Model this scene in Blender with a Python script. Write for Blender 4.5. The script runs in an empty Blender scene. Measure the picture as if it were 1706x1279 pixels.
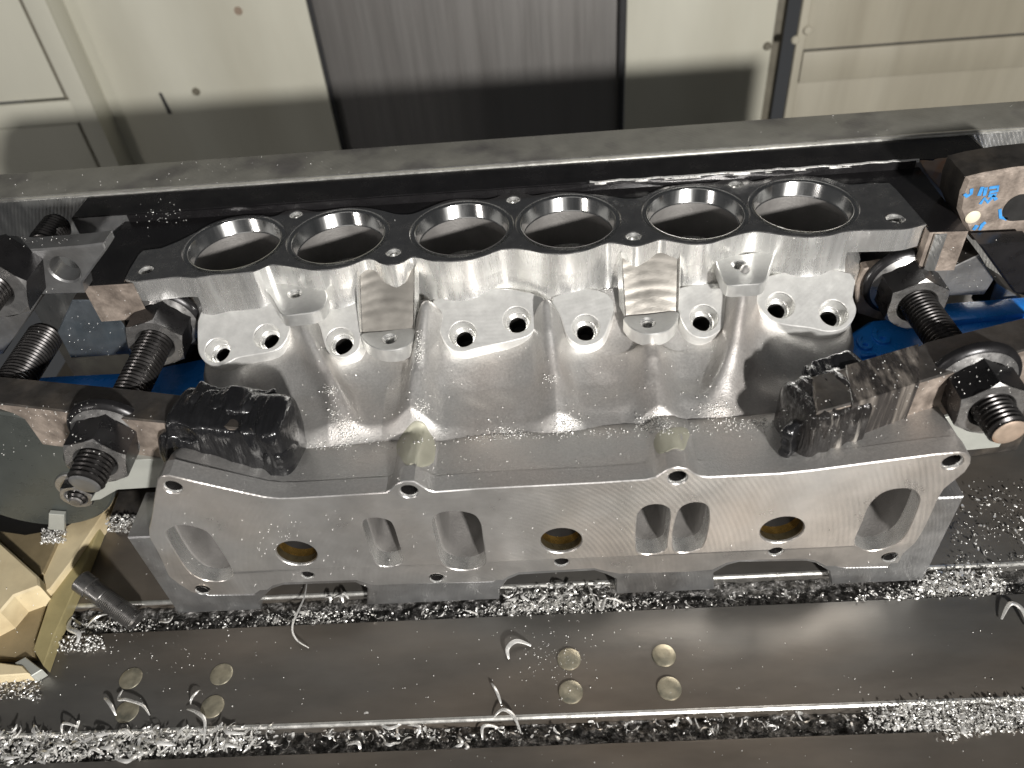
import bpy, bmesh, math, random
import numpy as np
from mathutils import Vector, Matrix
from mathutils.geometry import tessellate_polygon
from mathutils import noise as mnoise
random.seed(7); RNG = np.random.default_rng(7)
MM = 0.001
sc = bpy.context.scene

# ------------------------------------------------------------------ camera
W, H, F = 1706.0, 1279.0, 1330.95
PI_, RO_, YA_ = math.radians(43.1024), math.radians(-5.82196), math.radians(-3.73405)
CAM = np.array([0.0, 0.0, 432.0])
_fw = np.array([math.sin(YA_)*math.cos(PI_), math.cos(YA_)*math.cos(PI_), -math.sin(PI_)])
_rt = np.array([math.cos(YA_), -math.sin(YA_), 0.0]); _up = np.cross(_rt, _fw)
CR = _rt*math.cos(RO_) + _up*math.sin(RO_); CU = np.cross(CR, _fw); CF = _fw
cd = bpy.data.cameras.new('camera'); cam = bpy.data.objects.new('camera', cd)
sc.collection.objects.link(cam); sc.camera = cam
cd.sensor_width = 36.0; cd.lens = F/W*36.0; cd.clip_start = 0.01; cd.clip_end = 50
m = Matrix.Identity(4)
for i in range(3):
    m[i][0] = CR[i]; m[i][1] = CU[i]; m[i][2] = -CF[i]; m[i][3] = CAM[i]*MM
cam.matrix_world = m
cd.dof.use_dof = True; cd.dof.focus_distance = 0.47; cd.dof.aperture_fstop = 7.0

# ------------------------------------------------------------------ light
wd = bpy.data.worlds.new('World'); sc.world = wd; wd.use_nodes = True
wd.node_tree.nodes['Background'].inputs[0].default_value = (0.95, 0.97, 1.0, 1)
wd.node_tree.nodes['Background'].inputs[1].default_value = 0.05
def lamp(name, kind, loc, target, energy, color, **kw):
    l = bpy.data.lights.new(name, kind); l.energy = energy; l.color = color
    for k, v in kw.items(): setattr(l, k, v)
    o = bpy.data.objects.new(name, l); sc.collection.objects.link(o)
    o.location = Vector(loc)*MM
    o.rotation_euler = (Vector(target)-Vector(loc)).to_track_quat('-Z', 'Y').to_euler()
    return o
TG = np.array([0, 420, 110.0])
lamp('work_lamp', 'SPOT', (520, -1000, 665), TG, 145, (1.0, 0.975, 0.94), spot_size=math.radians(66), spot_blend=0.35, shadow_soft_size=0.045)
lamp('left_lamp', 'AREA', (-1250, -900, 620), (-120, 360, 110), 3.8, (1.0, 0.95, 0.91), shape='RECTANGLE', size=0.22, size_y=0.12)
lamp('front_fill', 'AREA', (-250, -900, 1350), (0, 380, 120), 1.6, (1.0, 0.97, 0.93), shape='RECTANGLE', size=1.5, size_y=0.8)  # soft fill added behind and above the camera
vs = sc.view_settings
vs.view_transform = 'Standard'; vs.look = 'None'; vs.gamma = 1; vs.exposure = 0.0; vs.use_curve_mapping = False
sc.cycles.use_denoising = True
sc.cycles.max_bounces = 8; sc.cycles.sample_clamp_indirect = 6; sc.cycles.blur_glossy = 0.6

# ------------------------------------------------------------------ pixel helpers (mm)
def ray(x, y): return CF + (x-W/2)/F*CR - (y-H/2)/F*CU
def Zp(x, y, z): d = ray(x, y); return CAM + d*((z-CAM[2])/d[2])
def Yp(x, y, Y): d = ray(x, y); return CAM + d*((Y-CAM[1])/d[1])
T30 = math.tan(math.radians(30))
SN = np.array([0, -math.sin(math.radians(30)), math.cos(math.radians(30))])
def Sp(x, y, off=0.0):
    d = ray(x, y); P0 = np.array([0, 312, 104.0]) + SN*off
    return CAM + d*(((P0-CAM)@SN)/(d@SN))

# ------------------------------------------------------------------ materials
def mat(name, base, metallic=0.0, rough=0.4, var=0.15, vscale=60, col2=None, c2scale=25, c2amt=(0.45, 0.65), bump=0.0, bscale=900,
        bdist=0.0004, wave=None, rvar=0.1, spec=0.5, aniso=0.0, stretch=None, coat=0.0):
    m = bpy.data.materials.new(name); m.use_nodes = True
    nt = m.node_tree; N = nt.nodes; L = nt.links; b = N['Principled BSDF']
    b.inputs['Metallic'].default_value = metallic
    b.inputs['Specular IOR Level'].default_value = spec
    b.inputs['Anisotropic'].default_value = aniso
    b.inputs['Coat Weight'].default_value = coat
    tc = N.new('ShaderNodeTexCoord'); vec = tc.outputs['Object']
    if stretch:
        mp = N.new('ShaderNodeMapping'); mp.inputs['Scale'].default_value = stretch
        L.new(vec, mp.inputs['Vector']); svec = mp.outputs[0]
    else: svec = vec
    n1 = N.new('ShaderNodeTexNoise'); n1.inputs['Scale'].default_value = vscale; n1.inputs['Detail'].default_value = 6; n1.inputs['Roughness'].default_value = 0.65
    L.new(svec, n1.inputs['Vector'])
    mr = N.new('ShaderNodeMapRange'); mr.inputs['From Min'].default_value = 0.3; mr.inputs['From Max'].default_value = 0.7
    mr.inputs['To Min'].default_value = 1-var; mr.inputs['To Max'].default_value = 1+var
    L.new(n1.outputs['Fac'], mr.inputs['Value'])
    if col2 is not None:
        n2 = N.new('ShaderNodeTexNoise'); n2.inputs['Scale'].default_value = c2scale; n2.inputs['Detail'].default_value = 5
        L.new(svec, n2.inputs['Vector'])
        m2 = N.new('ShaderNodeMapRange'); m2.inputs['From Min'].default_value = c2amt[0]; m2.inputs['From Max'].default_value = c2amt[1]
        L.new(n2.outputs['Fac'], m2.inputs['Value'])
        mx = N.new('ShaderNodeMix'); mx.data_type = 'RGBA'
        mx.inputs['A'].default_value = (*base, 1); mx.inputs['B'].default_value = (*col2, 1)
        L.new(m2.outputs[0], mx.inputs['Factor']); colout = mx.outputs['Result']
    else:
        rgb = N.new('ShaderNodeRGB'); rgb.outputs[0].default_value = (*base, 1); colout = rgb.outputs[0]
    mul = N.new('ShaderNodeVectorMath'); mul.operation = 'SCALE'
    L.new(colout, mul.inputs[0]); L.new(mr.outputs[0], mul.inputs['Scale'])
    L.new(mul.outputs[0], b.inputs['Base Color'])
    r2 = N.new('ShaderNodeMapRange'); r2.inputs['From Min'].default_value = 0.3; r2.inputs['From Max'].default_value = 0.7
    r2.inputs['To Min'].default_value = max(0.03, rough-rvar); r2.inputs['To Max'].default_value = min(1, rough+rvar)
    L.new(n1.outputs['Fac'], r2.inputs['Value']); L.new(r2.outputs[0], b.inputs['Roughness'])
    last = None
    if bump:
        n3 = N.new('ShaderNodeTexNoise'); n3.inputs['Scale'].default_value = bscale; n3.inputs['Detail'].default_value = 3
        L.new(svec, n3.inputs['Vector'])
        bp = N.new('ShaderNodeBump'); bp.inputs['Strength'].default_value = bump; bp.inputs['Distance'].default_value = bdist
        L.new(n3.outputs['Fac'], bp.inputs['Height']); last = bp
    if wave:
        w = N.new('ShaderNodeTexWave'); w.wave_type = wave.get('type', 'BANDS'); w.inputs['Scale'].default_value = wave['scale']
        if w.wave_type == 'BANDS': w.bands_direction = wave.get('dir', 'X')
        else: w.rings_direction = wave.get('dir', 'Y')
        w.inputs['Distortion'].default_value = wave.get('dist', 1.0); w.inputs['Detail'].default_value = 2
        w.inputs['Detail Scale'].default_value = wave.get('ds', 1.5)
        mp2 = N.new('ShaderNodeMapping'); mp2.inputs['Location'].default_value = wave.get('loc', (0, 0, 0)); mp2.inputs['Rotation'].default_value = wave.get('rot', (0, 0, 0))
        L.new(vec, mp2.inputs['Vector']); L.new(mp2.outputs[0], w.inputs['Vector'])
        bp2 = N.new('ShaderNodeBump'); bp2.inputs['Strength'].default_value = wave['str']; bp2.inputs['Distance'].default_value = 0.0003
        L.new(w.outputs['Fac'], bp2.inputs['Height'])
        if last: L.new(last.outputs[0], bp2.inputs['Normal'])
        last = bp2
    if last: L.new(last.outputs[0], b.inputs['Normal'])
    return m
M = {}
M['mach'] = mat('machined_aluminium', (0.90, 0.895, 0.87), 0.82, 0.27, 0.10, 220, bump=0.12, bscale=1800, rvar=0.05, stretch=(1, 1, 0.12), wave=dict(scale=420, dir='Z', dist=0.6, str=0.06))
M['pad'] = mat('spot_faced_aluminium', (0.72, 0.72, 0.70), 0.75, 0.36, 0.06, 300, bump=0.1, bscale=1500, rvar=0.04)
M['boss'] = mat('fly_cut_boss_face', (0.80, 0.795, 0.77), 0.5, 0.36, 0.09, 160, bump=0.12, bscale=1500, rvar=0.06, wave=dict(type='RINGS', dir='Z', scale=150, dist=0.8, str=0.10, loc=(0.03, -0.3, 0)))
M['edge'] = mat('worn_bright_edge', (0.78, 0.77, 0.73), 0.8, 0.35, 0.2, 200, bump=0.2, bscale=500)
M['flat'] = mat('milled_aluminium_face', (0.60, 0.59, 0.575), 0.82, 0.33, 0.12, 40, col2=(0.64, 0.595, 0.55), c2scale=9, bump=0.10, bscale=1200, rvar=0.08,
                wave=dict(type='RINGS', dir='Y', scale=110, dist=0.5, str=0.10, loc=(0.05, 0, -0.02)))
M['deck'] = mat('mirror_milled_deck', (0.62, 0.61, 0.60), 1.0, 0.24, 0.08, 120, rvar=0.06, wave=dict(scale=330, dir='X', dist=0.3, str=0.035))
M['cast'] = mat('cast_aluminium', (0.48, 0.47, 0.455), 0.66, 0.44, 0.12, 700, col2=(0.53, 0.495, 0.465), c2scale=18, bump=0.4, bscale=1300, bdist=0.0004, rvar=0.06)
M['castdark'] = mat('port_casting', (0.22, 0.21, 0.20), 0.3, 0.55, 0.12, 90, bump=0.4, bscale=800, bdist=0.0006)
M['pocket'] = mat('step_milled_aluminium', (0.34, 0.32, 0.29), 0.75, 0.38, 0.08, 60, bump=0.1, wave=dict(scale=55, dir='Z', dist=2.2, ds=1.0, str=0.25))
M['screw'] = mat('oily_grey_screw', (0.17, 0.165, 0.16), 0.8, 0.33, 0.2, 150)
M['bore'] = mat('finish_bored_ring', (0.66, 0.66, 0.65), 1.0, 0.16, 0.08, 130, rvar=0.05, stretch=(1, 1, 0.1))
M['olivewall'] = mat('dark_olive_bore', (0.10, 0.08, 0.045), 0.6, 0.3, 0.25, 160)  # dark olive tone for the outer stretch of the round port wall
M['bore_shade'] = mat('painted_bore_shade', (0.03, 0.028, 0.026), 0.3, 0.4, 0.2)  # near black base paints the shade deep inside bores and holes
M['amber'] = mat('amber_bore_reflection', (0.36, 0.22, 0.06), 0.85, 0.25, 0.3, 120)  # amber reflection on the port wall is painted into the base colour
M['pale'] = mat('pale_ground_patch', (0.46, 0.45, 0.36), 0.3, 0.42, 0.08, 80, bump=0.1)
M['blk'] = mat('blackened_fixture_steel', (0.018, 0.017, 0.018), 0.3, 0.24, 0.25, 50, rvar=0.08, bump=0.05, bscale=400)
M['steel'] = mat('grey_machined_steel', (0.36, 0.36, 0.36), 0.8, 0.36, 0.14, 70, col2=(0.27, 0.26, 0.25), c2scale=22, bump=0.15, bscale=900, wave=dict(type='RINGS', dir='Y', scale=160, dist=1.0, str=0.08))
M['bar'] = mat('ground_steel_bar', (0.34, 0.33, 0.29), 0.35, 0.42, 0.18, 45, col2=(0.20, 0.19, 0.18), c2scale=26, c2amt=(0.5, 0.66), bump=0.12, bscale=900,
               wave=dict(scale=150, dir='DIAGONAL', dist=1.4, str=0.12))
M['table'] = mat('worn_table_steel', (0.15, 0.145, 0.135), 0.6, 0.38, 0.16, 30, col2=(0.185, 0.155, 0.125), c2scale=9, c2amt=(0.42, 0.68), bump=0.06, bscale=500, stretch=(0.3, 1, 1), rvar=0.1)
M['slot'] = mat('dark_slot_steel', (0.035, 0.034, 0.033), 0.5, 0.5, 0.2)
M['plug'] = mat('dull_brass_plug', (0.42, 0.385, 0.29), 0.7, 0.42, 0.2, 150, col2=(0.25, 0.24, 0.19), c2scale=120, bump=0.2, bscale=700)
M['black'] = mat('black_oxide', (0.022, 0.021, 0.022), 0.45, 0.30, 0.2, 120, rvar=0.08, bump=0.08, bscale=900)
M['thread'] = mat('oiled_black_thread', (0.05, 0.047, 0.046), 0.7, 0.27, 0.2, 120)
M['nutedge'] = mat('worn_nut_face', (0.42, 0.41, 0.40), 0.85, 0.30, 0.2, 140, bump=0.1)
M['rust'] = mat('rusty_strap_steel', (0.23, 0.19, 0.16), 0.4, 0.48, 0.3, 150, col2=(0.40, 0.335, 0.285), c2scale=70, c2amt=(0.4, 0.62), bump=0.5, bscale=500, bdist=0.0006)
M['strap'] = mat('scaled_dark_steel', (0.085, 0.078, 0.072), 0.6, 0.42, 0.3, 120, col2=(0.14, 0.12, 0.10), c2scale=45, bump=0.25, bscale=600)
M['orange'] = mat('rust_orange_steel', (0.40, 0.31, 0.24), 0.4, 0.5, 0.2, 80, col2=(0.36, 0.16, 0.07), c2scale=40, c2amt=(0.5, 0.62), bump=0.3, bscale=400)
M['blue'] = mat('blue_enamel', (0.02, 0.25, 0.82), 0.0, 0.28, 0.12, 50, bump=0.15, bscale=250, coat=0.3)
M['bluepaint'] = mat('blue_marker_paint', (0.05, 0.27, 0.62), 0.0, 0.5, 0.25, 400)
M['whitedot'] = mat('cream_paint_dot', (0.75, 0.68, 0.52), 0.0, 0.5, 0.1)
M['tape'] = mat('black_wrapping_tape', (0.012, 0.012, 0.013), 0.0, 0.20, 0.2, 120, bump=0.55, bscale=160, bdist=0.002, stretch=(3, 0.6, 0.6), coat=0.4)
M['sleeve'] = mat('brown_smeared_film', (0.045, 0.04, 0.037), 0.2, 0.22, 0.4, 140, col2=(0.26, 0.23, 0.20), c2scale=60, c2amt=(0.5, 0.7), bump=0.35, bscale=260, bdist=0.0012, stretch=(3.5, 1, 0.25), coat=0.4)
M['tapelit'] = mat('crumpled_film_glints', (0.022, 0.02, 0.019), 0.1, 0.15, 0.4, 160, col2=(0.42, 0.39, 0.35), c2scale=70, c2amt=(0.60, 0.74), bump=0.9, bscale=200, bdist=0.002, stretch=(3.0, 1, 0.35), coat=0.7)  # pale streaks paint highlights onto the crumpled film
M['tan'] = mat('tan_painted_casting', (0.70, 0.59, 0.38), 0.0, 0.45, 0.1, 60, col2=(0.5, 0.4, 0.24), c2scale=22, c2amt=(0.5, 0.7), bump=0.1, bscale=500)
M['olive'] = mat('olive_paint', (0.33, 0.28, 0.14), 0.0, 0.45, 0.15, 60, bump=0.1)  # darker olive for the side of the tan bar
M['brown'] = mat('oily_brown_paint', (0.24, 0.19, 0.11), 0.1, 0.4, 0.2, 50, bump=0.15)
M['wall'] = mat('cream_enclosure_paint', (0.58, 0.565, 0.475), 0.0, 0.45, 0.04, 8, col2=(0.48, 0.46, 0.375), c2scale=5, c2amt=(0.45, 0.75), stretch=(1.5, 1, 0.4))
M['wallr'] = mat('dark_tan_enclosure_paint', (0.33, 0.30, 0.23), 0.0, 0.5, 0.08, 12, col2=(0.42, 0.39, 0.31), c2scale=4, stretch=(2.5, 1, 0.3))  # right bay paint, a darker tan than the other panels
M['seam'] = mat('grimy_seam', (0.16, 0.145, 0.11), 0.0, 0.6, 0.2)
M['cover'] = mat('way_cover_steel', (0.22, 0.21, 0.20), 0.4, 0.45, 0.04, 35, col2=(0.20, 0.19, 0.18), c2scale=14, stretch=(3.0, 1, 0.12), bump=0.05)
M['coverblk'] = mat('black_rubber_wiper', (0.02, 0.02, 0.022), 0.0, 0.55, 0.2)
M['chip'] = mat('aluminium_swarf', (0.86, 0.85, 0.82), 0.6, 0.3, 0.12, 300)
M['mud'] = mat('oily_swarf_bed', (0.06, 0.058, 0.055), 0.5, 0.4, 0.5, 300, col2=(0.34, 0.33, 0.32), c2scale=260, bump=1.0, bscale=420, bdist=0.002)
M['film'] = mat('pale_grey_plate', (0.46, 0.47, 0.43), 0.3, 0.38, 0.08, 30)
M['disc'] = mat('grey_green_disc', (0.075, 0.082, 0.076), 0.35, 0.3, 0.15, 40, bump=0.05)
M['silv'] = mat('bright_cut_steel', (0.62, 0.62, 0.60), 0.9, 0.33, 0.12, 100, bump=0.3, bscale=500, stretch=(1, 1, 0.3), wave=dict(type='RINGS', dir='Y', scale=140, dist=1.5, str=0.25))
M['bluish'] = mat('bluish_ground_steel', (0.30, 0.34, 0.38), 0.85, 0.32, 0.15, 60, col2=(0.22, 0.28, 0.33), c2scale=40, bump=0.1)

# ------------------------------------------------------------------ object helpers
def prep(o, label=None, cat=None, group=None, kind=None):
    if label: o['label'] = label
    if cat: o['category'] = cat
    if group: o['group'] = group
    if kind: o['kind'] = kind
    return o
def thing(name, label, cat, loc, group=None, kind=None):
    o = bpy.data.objects.new(name, None); sc.collection.objects.link(o)
    o.empty_display_size = 0.01; o.location = Vector(loc)*MM
    o['wloc'] = [float(v) for v in loc]
    return prep(o, label, cat, group, kind)
def wl(p): return np.array(p['wloc']) if p is not None else np.zeros(3)
def obj(name, V, Fs, mats, parent=None, midx=None, smooth=35, loc=None, kind=None):
    me = bpy.data.meshes.new(name)
    o = bpy.data.objects.new(name, me); sc.collection.objects.link(o)
    if parent is not None: base = wl(parent); o.parent = parent
    else:
        base = np.array(loc if loc is not None else (0, 0, 0), float); o.location = Vector(base)*MM
    V = (np.asarray(V, float)-base)*MM
    me.from_pydata(V.tolist(), [], [list(map(int, f)) for f in Fs])
    for mm_ in (mats if isinstance(mats, (list, tuple)) else [mats]): me.materials.append(M[mm_])
    if midx is not None: me.polygons.foreach_set('material_index', np.asarray(midx, dtype=np.int32))
    bm = bmesh.new(); bm.from_mesh(me); bmesh.ops.recalc_face_normals(bm, faces=bm.faces); bm.to_mesh(me); bm.free()
    if smooth:
        me.polygons.foreach_set('use_smooth', np.ones(len(me.polygons), dtype=bool))
        me.set_sharp_from_angle(angle=math.radians(smooth))
    o['wloc'] = [float(v) for v in base]
    if kind: o['kind'] = kind
    return o
def copytree(o, loc, label=None, parent=None):
    c = o.copy(); sc.collection.objects.link(c)
    if parent is None: c.location = Vector(loc)*MM; c['wloc'] = [float(v) for v in loc]
    else: c.parent = parent
    if label: c['label'] = label
    for ch in list(o.children): copytree(ch, loc, None, c)
    return c
# ---- shapes -> (V, F)
def join(*parts):
    V = []; Fs = []
    for v, f in parts:
        n = len(V); V += [tuple(p) for p in v]; Fs += [tuple(i+n for i in q) for q in f]
    return V, Fs
def hexa(P):
    """8 points: 4 bottom, 4 top, with a small bevel"""
    return P, [(0, 1, 2, 3), (4, 5, 6, 7), (0, 1, 5, 4), (1, 2, 6, 5), (2, 3, 7, 6), (3, 0, 4, 7)]
def box(x0, x1, y0, y1, z0, z1):
    return hexa([(x0, y0, z0), (x1, y0, z0), (x1, y1, z0), (x0, y1, z0), (x0, y0, z1), (x1, y0, z1), (x1, y1, z1), (x0, y1, z1)])
def bev(VF, w, seg=2):
    bm = bmesh.new(); vs_ = [bm.verts.new(tuple(map(float, v))) for v in VF[0]]
    for f in VF[1]: bm.faces.new([vs_[i] for i in f])
    bmesh.ops.recalc_face_normals(bm, faces=bm.faces)
    bmesh.ops.bevel(bm, geom=list(bm.edges), offset=w, segments=seg, affect='EDGES', profile=0.6)
    bm.verts.index_update()
    V = [tuple(v.co) for v in bm.verts]; Fs = [tuple(v.index for v in f.verts) for f in bm.faces]; bm.free()
    return V, Fs
def rough_grid(VF, cuts, amp, freq, seed=0):
    bm = bmesh.new(); vs_ = [bm.verts.new(tuple(map(float, v))) for v in VF[0]]
    for f in VF[1]: bm.faces.new([vs_[i] for i in f])
    bmesh.ops.recalc_face_normals(bm, faces=bm.faces)
    bmesh.ops.subdivide_edges(bm, edges=list(bm.edges), cuts=cuts, use_grid_fill=True)
    bm.normal_update()
    for v in bm.verts:
        p = v.co*freq + Vector((seed*7.1, seed*3.3, seed))
        d = mnoise.fractal(p, 0.8, 2.2, 4) if hasattr(mnoise, 'fractal') else mnoise.noise(p)
        v.co += v.normal*(d*amp)
    bm.verts.index_update()
    V = [tuple(v.co) for v in bm.verts]; Fs = [tuple(v.index for v in f.verts) for f in bm.faces]; bm.free()
    return V, Fs
def lathe(profile, origin, axis, seg=48, closed=False):
    """profile [(r, t)] along axis"""
    a = np.array(axis, float); a /= np.linalg.norm(a)
    u = np.cross(a, [0, 0, 1.0]) if abs(a[2]) < 0.9 else np.cross(a, [1.0, 0, 0]); u /= np.linalg.norm(u); w = np.cross(a, u)
    o = np.array(origin, float); V = []; Fs = []
    for (r, t) in profile:
        for k in range(seg):
            th = 2*math.pi*k/seg
            V.append(o+a*t+(u*math.cos(th)+w*math.sin(th))*r)
    for i in range(len(profile)-1):
        for k in range(seg):
            k2 = (k+1) % seg
            Fs.append((i*seg+k, i*seg+k2, (i+1)*seg+k2, (i+1)*seg+k))
    return V, Fs
def catmull(P, n=4, closed=True):
    P = np.array(P, float); out = []
    N = len(P)
    for i in range(N if closed else N-1):
        if closed: p0, p1, p2, p3 = P[i-1], P[i], P[(i+1) % N], P[(i+2) % N]
        else: p0, p1, p2, p3 = P[max(i-1, 0)], P[i], P[i+1], P[min(i+2, N-1)]
        for k in range(n):
            t = k/n
            out.append(0.5*((2*p1)+(-p0+p2)*t+(2*p0-5*p1+4*p2-p3)*t*t+(-p0+3*p1-3*p2+p3)*t**3))
    if not closed: out.append(P[-1])
    return np.array(out)
def area2(P): x, y = P[:, 0], P[:, 1]; return 0.5*np.sum(x*np.roll(y, -1)-np.roll(x, -1)*y)
def ccw(P): P = np.array(P, float); return P if area2(P) > 0 else P[::-1].copy()
def inset(P, c):
    """move a CCW polygon inwards by c"""
    e = np.roll(P, -1, 0)-P; L = np.linalg.norm(e, axis=1)[:, None]; L[L == 0] = 1; e = e/L
    n = np.stack([-e[:, 1], e[:, 0]], 1); nn = n+np.roll(n, 1, 0); l = np.linalg.norm(nn, axis=1)[:, None]; l[l < 1e-6] = 1
    nn = nn/l; k = np.clip(np.sum(nn*n, 1), 0.5, 1)[:, None]
    return P+nn*c/k
def circ(cx, cy, r, n=36): t = np.linspace(0, 2*math.pi, n, endpoint=False); return np.stack([cx+r*np.cos(t), cy+r*np.sin(t)], 1)
def prism(outer, holes, fr, levels, c=0.5, back=True):
    """levels [(d, outward offset)] from the front; chamfer c at the front. tags: 0 front, 1 outer wall, 2 hole wall"""
    loops = [(ccw(outer), 1)]+[(ccw(h), -1) for h in holes]
    V = []; Fs = []; tags = []; front = []; backi = []
    for P, s in loops:
        rings = [inset(P, s*c)]+[inset(P, -s*o) if o else P for d, o in levels]
        ds = [levels[0][0]]+[d for d, o in levels]
        if c: ds[1] = levels[0][0]+math.copysign(c, levels[-1][0]-levels[0][0])
        base = len(V); n = len(P)
        for R_, d in zip(rings, ds): V += [fr(a, b, d) for a, b in R_]
        for i in range(len(rings)-1):
            for k in range(n):
                k2 = (k+1) % n
                Fs.append((base+i*n+k, base+i*n+k2, base+(i+1)*n+k2, base+(i+1)*n+k)); tags.append(0 if (i == 0 and c) else (1 if s > 0 else 2))
        front.append((base, rings[0])); backi.append((base+(len(rings)-1)*n, rings[-1]))
    for grp in ([front, backi] if back else [front]):
        idx = [b+i for b, R_ in grp for i in range(len(R_))]
        tri = tessellate_polygon([[Vector((a, b_, 0)) for a, b_ in R_] for b, R_ in grp])
        for t in tri:
            if len(set(t)) == 3: Fs.append(tuple(idx[i] for i in t)); tags.append(0 if grp is front else 1)
    return V, Fs, tags
frD = lambda a, b, d: (a, b, d)          # horizontal outline, depth = z
frY = lambda a, b, d: (a, d, b)          # upright outline, depth = y
SU = np.array([0, math.cos(math.radians(30)), math.sin(math.radians(30))])
S0 = np.array([0, 312, 104.0])
frS = lambda a, b, d: tuple(S0+np.array([a, 0, 0])+SU*b+SN*d)
def toS(p): p = np.array(p)-S0; return (p[0], p@SU)
#SECTIONS
# ================================================================== the setting: table and enclosure wall
table = thing('machine_table', None, None, (0, 230, 0), kind='structure')
TB = bev(box(-420, 420, 193.2, 256.3, -18, 0), 1.0, 3); obj('table_plate', *TB, 'table', table)
obj('table_plate', *bev(box(-420, 420, 60, 178.3, -18, 0), 1.0, 3), 'table', table)
obj('table_plate', *bev(box(-420, 420, 276, 560, -18, 0), 1.0, 3), 'table', table)
obj('table_bed', *box(-430, 430, 50, 570, -40, -17.5), 'slot', table)
PLUGS = [(218, 1130), (369, 1123), (212, 1185), (354, 1177), (948, 1098), (1106, 1092), (951, 1153), (1115, 1147)]
for ye in (193.2, 276.0):
    obj('worn_edge', *bev(hexa([(x, ye+dy, dz) for x in (-420, 420) for dy, dz in ((-0.25, -1.9), (-0.3, -0.6), (0.7, 0.12), (2.0, 0.14))]), 0.1), 'edge', table)
pl0 = None
for i, (px, py) in enumerate(PLUGS):
    p = Zp(px, py, 0)
    dz = 1.3 if i > 3 else 0.7
    VF = lathe([(0.01, dz), (3.2, dz*1.02), (5.8, dz), (6.6, dz-0.35), (6.9, -0.3)], (p[0], p[1], 0), (0, 0, 1), 32)
    obj('table_plug', *VF, 'plug', table)

YW = 985.0
wall = thing('enclosure_wall', 'cream sheet metal enclosure wall with seams behind the fixture', 'wall', (0, YW, -220))
ZT, ZB = 330, -220
def wx(px): return Yp(px, 60, YW)[0]
xa, xb, xc_, xd, xe, xf, xg = wx(70), wx(103), wx(523), wx(1042), wx(1288), wx(1304), wx(1324)
def panel(x0, x1, dy, m_, name='wall_panel', z0=ZB, z1=ZT, th=6): return obj(name, *bev(box(x0, x1, YW+dy, YW+dy+th, z0, z1), 1.2, 2), m_, wall)
DL = -36                                                   # the left bay stands forward of the middle panels
wxl = lambda px: Yp(px, 60, YW+DL)[0]
zc1, zc2 = Yp(60, 170, YW+DL)[2], Yp(60, 212, YW+DL)[2]
la, lb = wxl(70), wxl(103)
panel(-760, la-3, DL+4, 'wall', z0=zc1+1.5)
panel(-760, la-3, DL, 'wall', z0=zc2+1.5, z1=zc1-1.0)
panel(-760, la-3, DL+4, 'wall', z1=zc2-1.0)
panel(la-2, lb, DL-2, 'wall', 'corner_post')
panel(la-9, la-5.5, DL+2, 'seam', 'seam_strip', th=2)
obj('bay_side', *bev(box(lb-4, lb-0.5, YW+DL+4.5, YW, ZB, ZT), 0.6), 'wall', wall)
panel(xb+3, xb+10, -3, 'seam', 'seam_strip', th=3)
panel(xa-60, xc_, 0, 'wall')
panel(xc_+1, xd-1, 16, 'cover', 'way_cover')
panel(xc_-0.5, xc_+5, 4, 'coverblk', 'wiper_strip'); panel(xd-7, xd+0.5, 4, 'coverblk', 'wiper_strip')
panel(xd+1, xe, 0, 'wall')
panel(xe+1, xf+4, 10, 'seam', 'gap_strip')
zr1, zr2 = Yp(1500, 52, YW)[2], Yp(1500, 104, YW)[2]
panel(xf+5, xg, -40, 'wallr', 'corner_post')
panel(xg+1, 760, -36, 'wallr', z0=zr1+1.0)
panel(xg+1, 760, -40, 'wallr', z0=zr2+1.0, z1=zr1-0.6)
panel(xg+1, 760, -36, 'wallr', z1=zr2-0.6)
for px, py in ((327, 152), (1278, 76)):
    p = Yp(px, py, YW); obj('wall_bolt', *lathe([(0.01, -4), (3.4, -4), (4.6, -2.5), (4.8, 0.2)], p, (0, 1, 0), 20), 'seam', wall)
for px, py in ((1325, 66), (1345, 50)):
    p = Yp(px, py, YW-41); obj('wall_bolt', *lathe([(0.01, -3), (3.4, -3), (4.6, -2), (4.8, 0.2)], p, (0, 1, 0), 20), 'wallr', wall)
p = Yp(277, 172, YW); obj('keyhole_slot', *bev(hexa([(p[0]-2+s_[0]+s_[2]*.02, p[1]-0.8+s_[1], p[2]+s_[2]) for s_ in ((0, 0, -14), (5, 0, -14), (5, 2, -14), (0, 2, -14), (-3, 0, 14), (1, 0, 14), (1, 2, 14), (-3, 2, 14))]), 0.6), 'coverblk', wall)
p = Yp(397, 18, YW); obj('wall_bolt', *lathe([(0.01, -2), (4, -2), (5, 0.2)], p, (0, 1, 0), 16), 'orange', wall)

# ================================================================== fixture: rear bar, shelf, slab, riser
bar = thing('rear_bar', 'long dark ground steel bar with a bright front edge behind the bored deck', 'bar', (0, 497, 0))
obj('bar_body', *bev(box(-385, 338, 478.3, 516.6, 0, 180), 1.6, 3), 'bar', bar)
obj('worn_edge', *bev(hexa([(x, 478.3+dy, 180+dz) for x in (-385, 338) for dy, dz in ((-0.2, -2.6), (-0.3, -1.2), (1.1, 0.1), (2.6, 0.12))]), 0.1), 'edge', bar)
obj('bar_front_face', *box(-384, 337, 477.6, 479.2, 60, 178.3), 'silv', bar)
shelf = thing('backing_shelf', 'black topped backing shelf bolted to the front of the long bar', 'fixture', (-12, 465, 0))
obj('shelf_body', *bev(box(-303.3, 277.5, 451.7, 477.2, 0, 177.6), 0.6, 2), 'steel', shelf)
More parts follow.
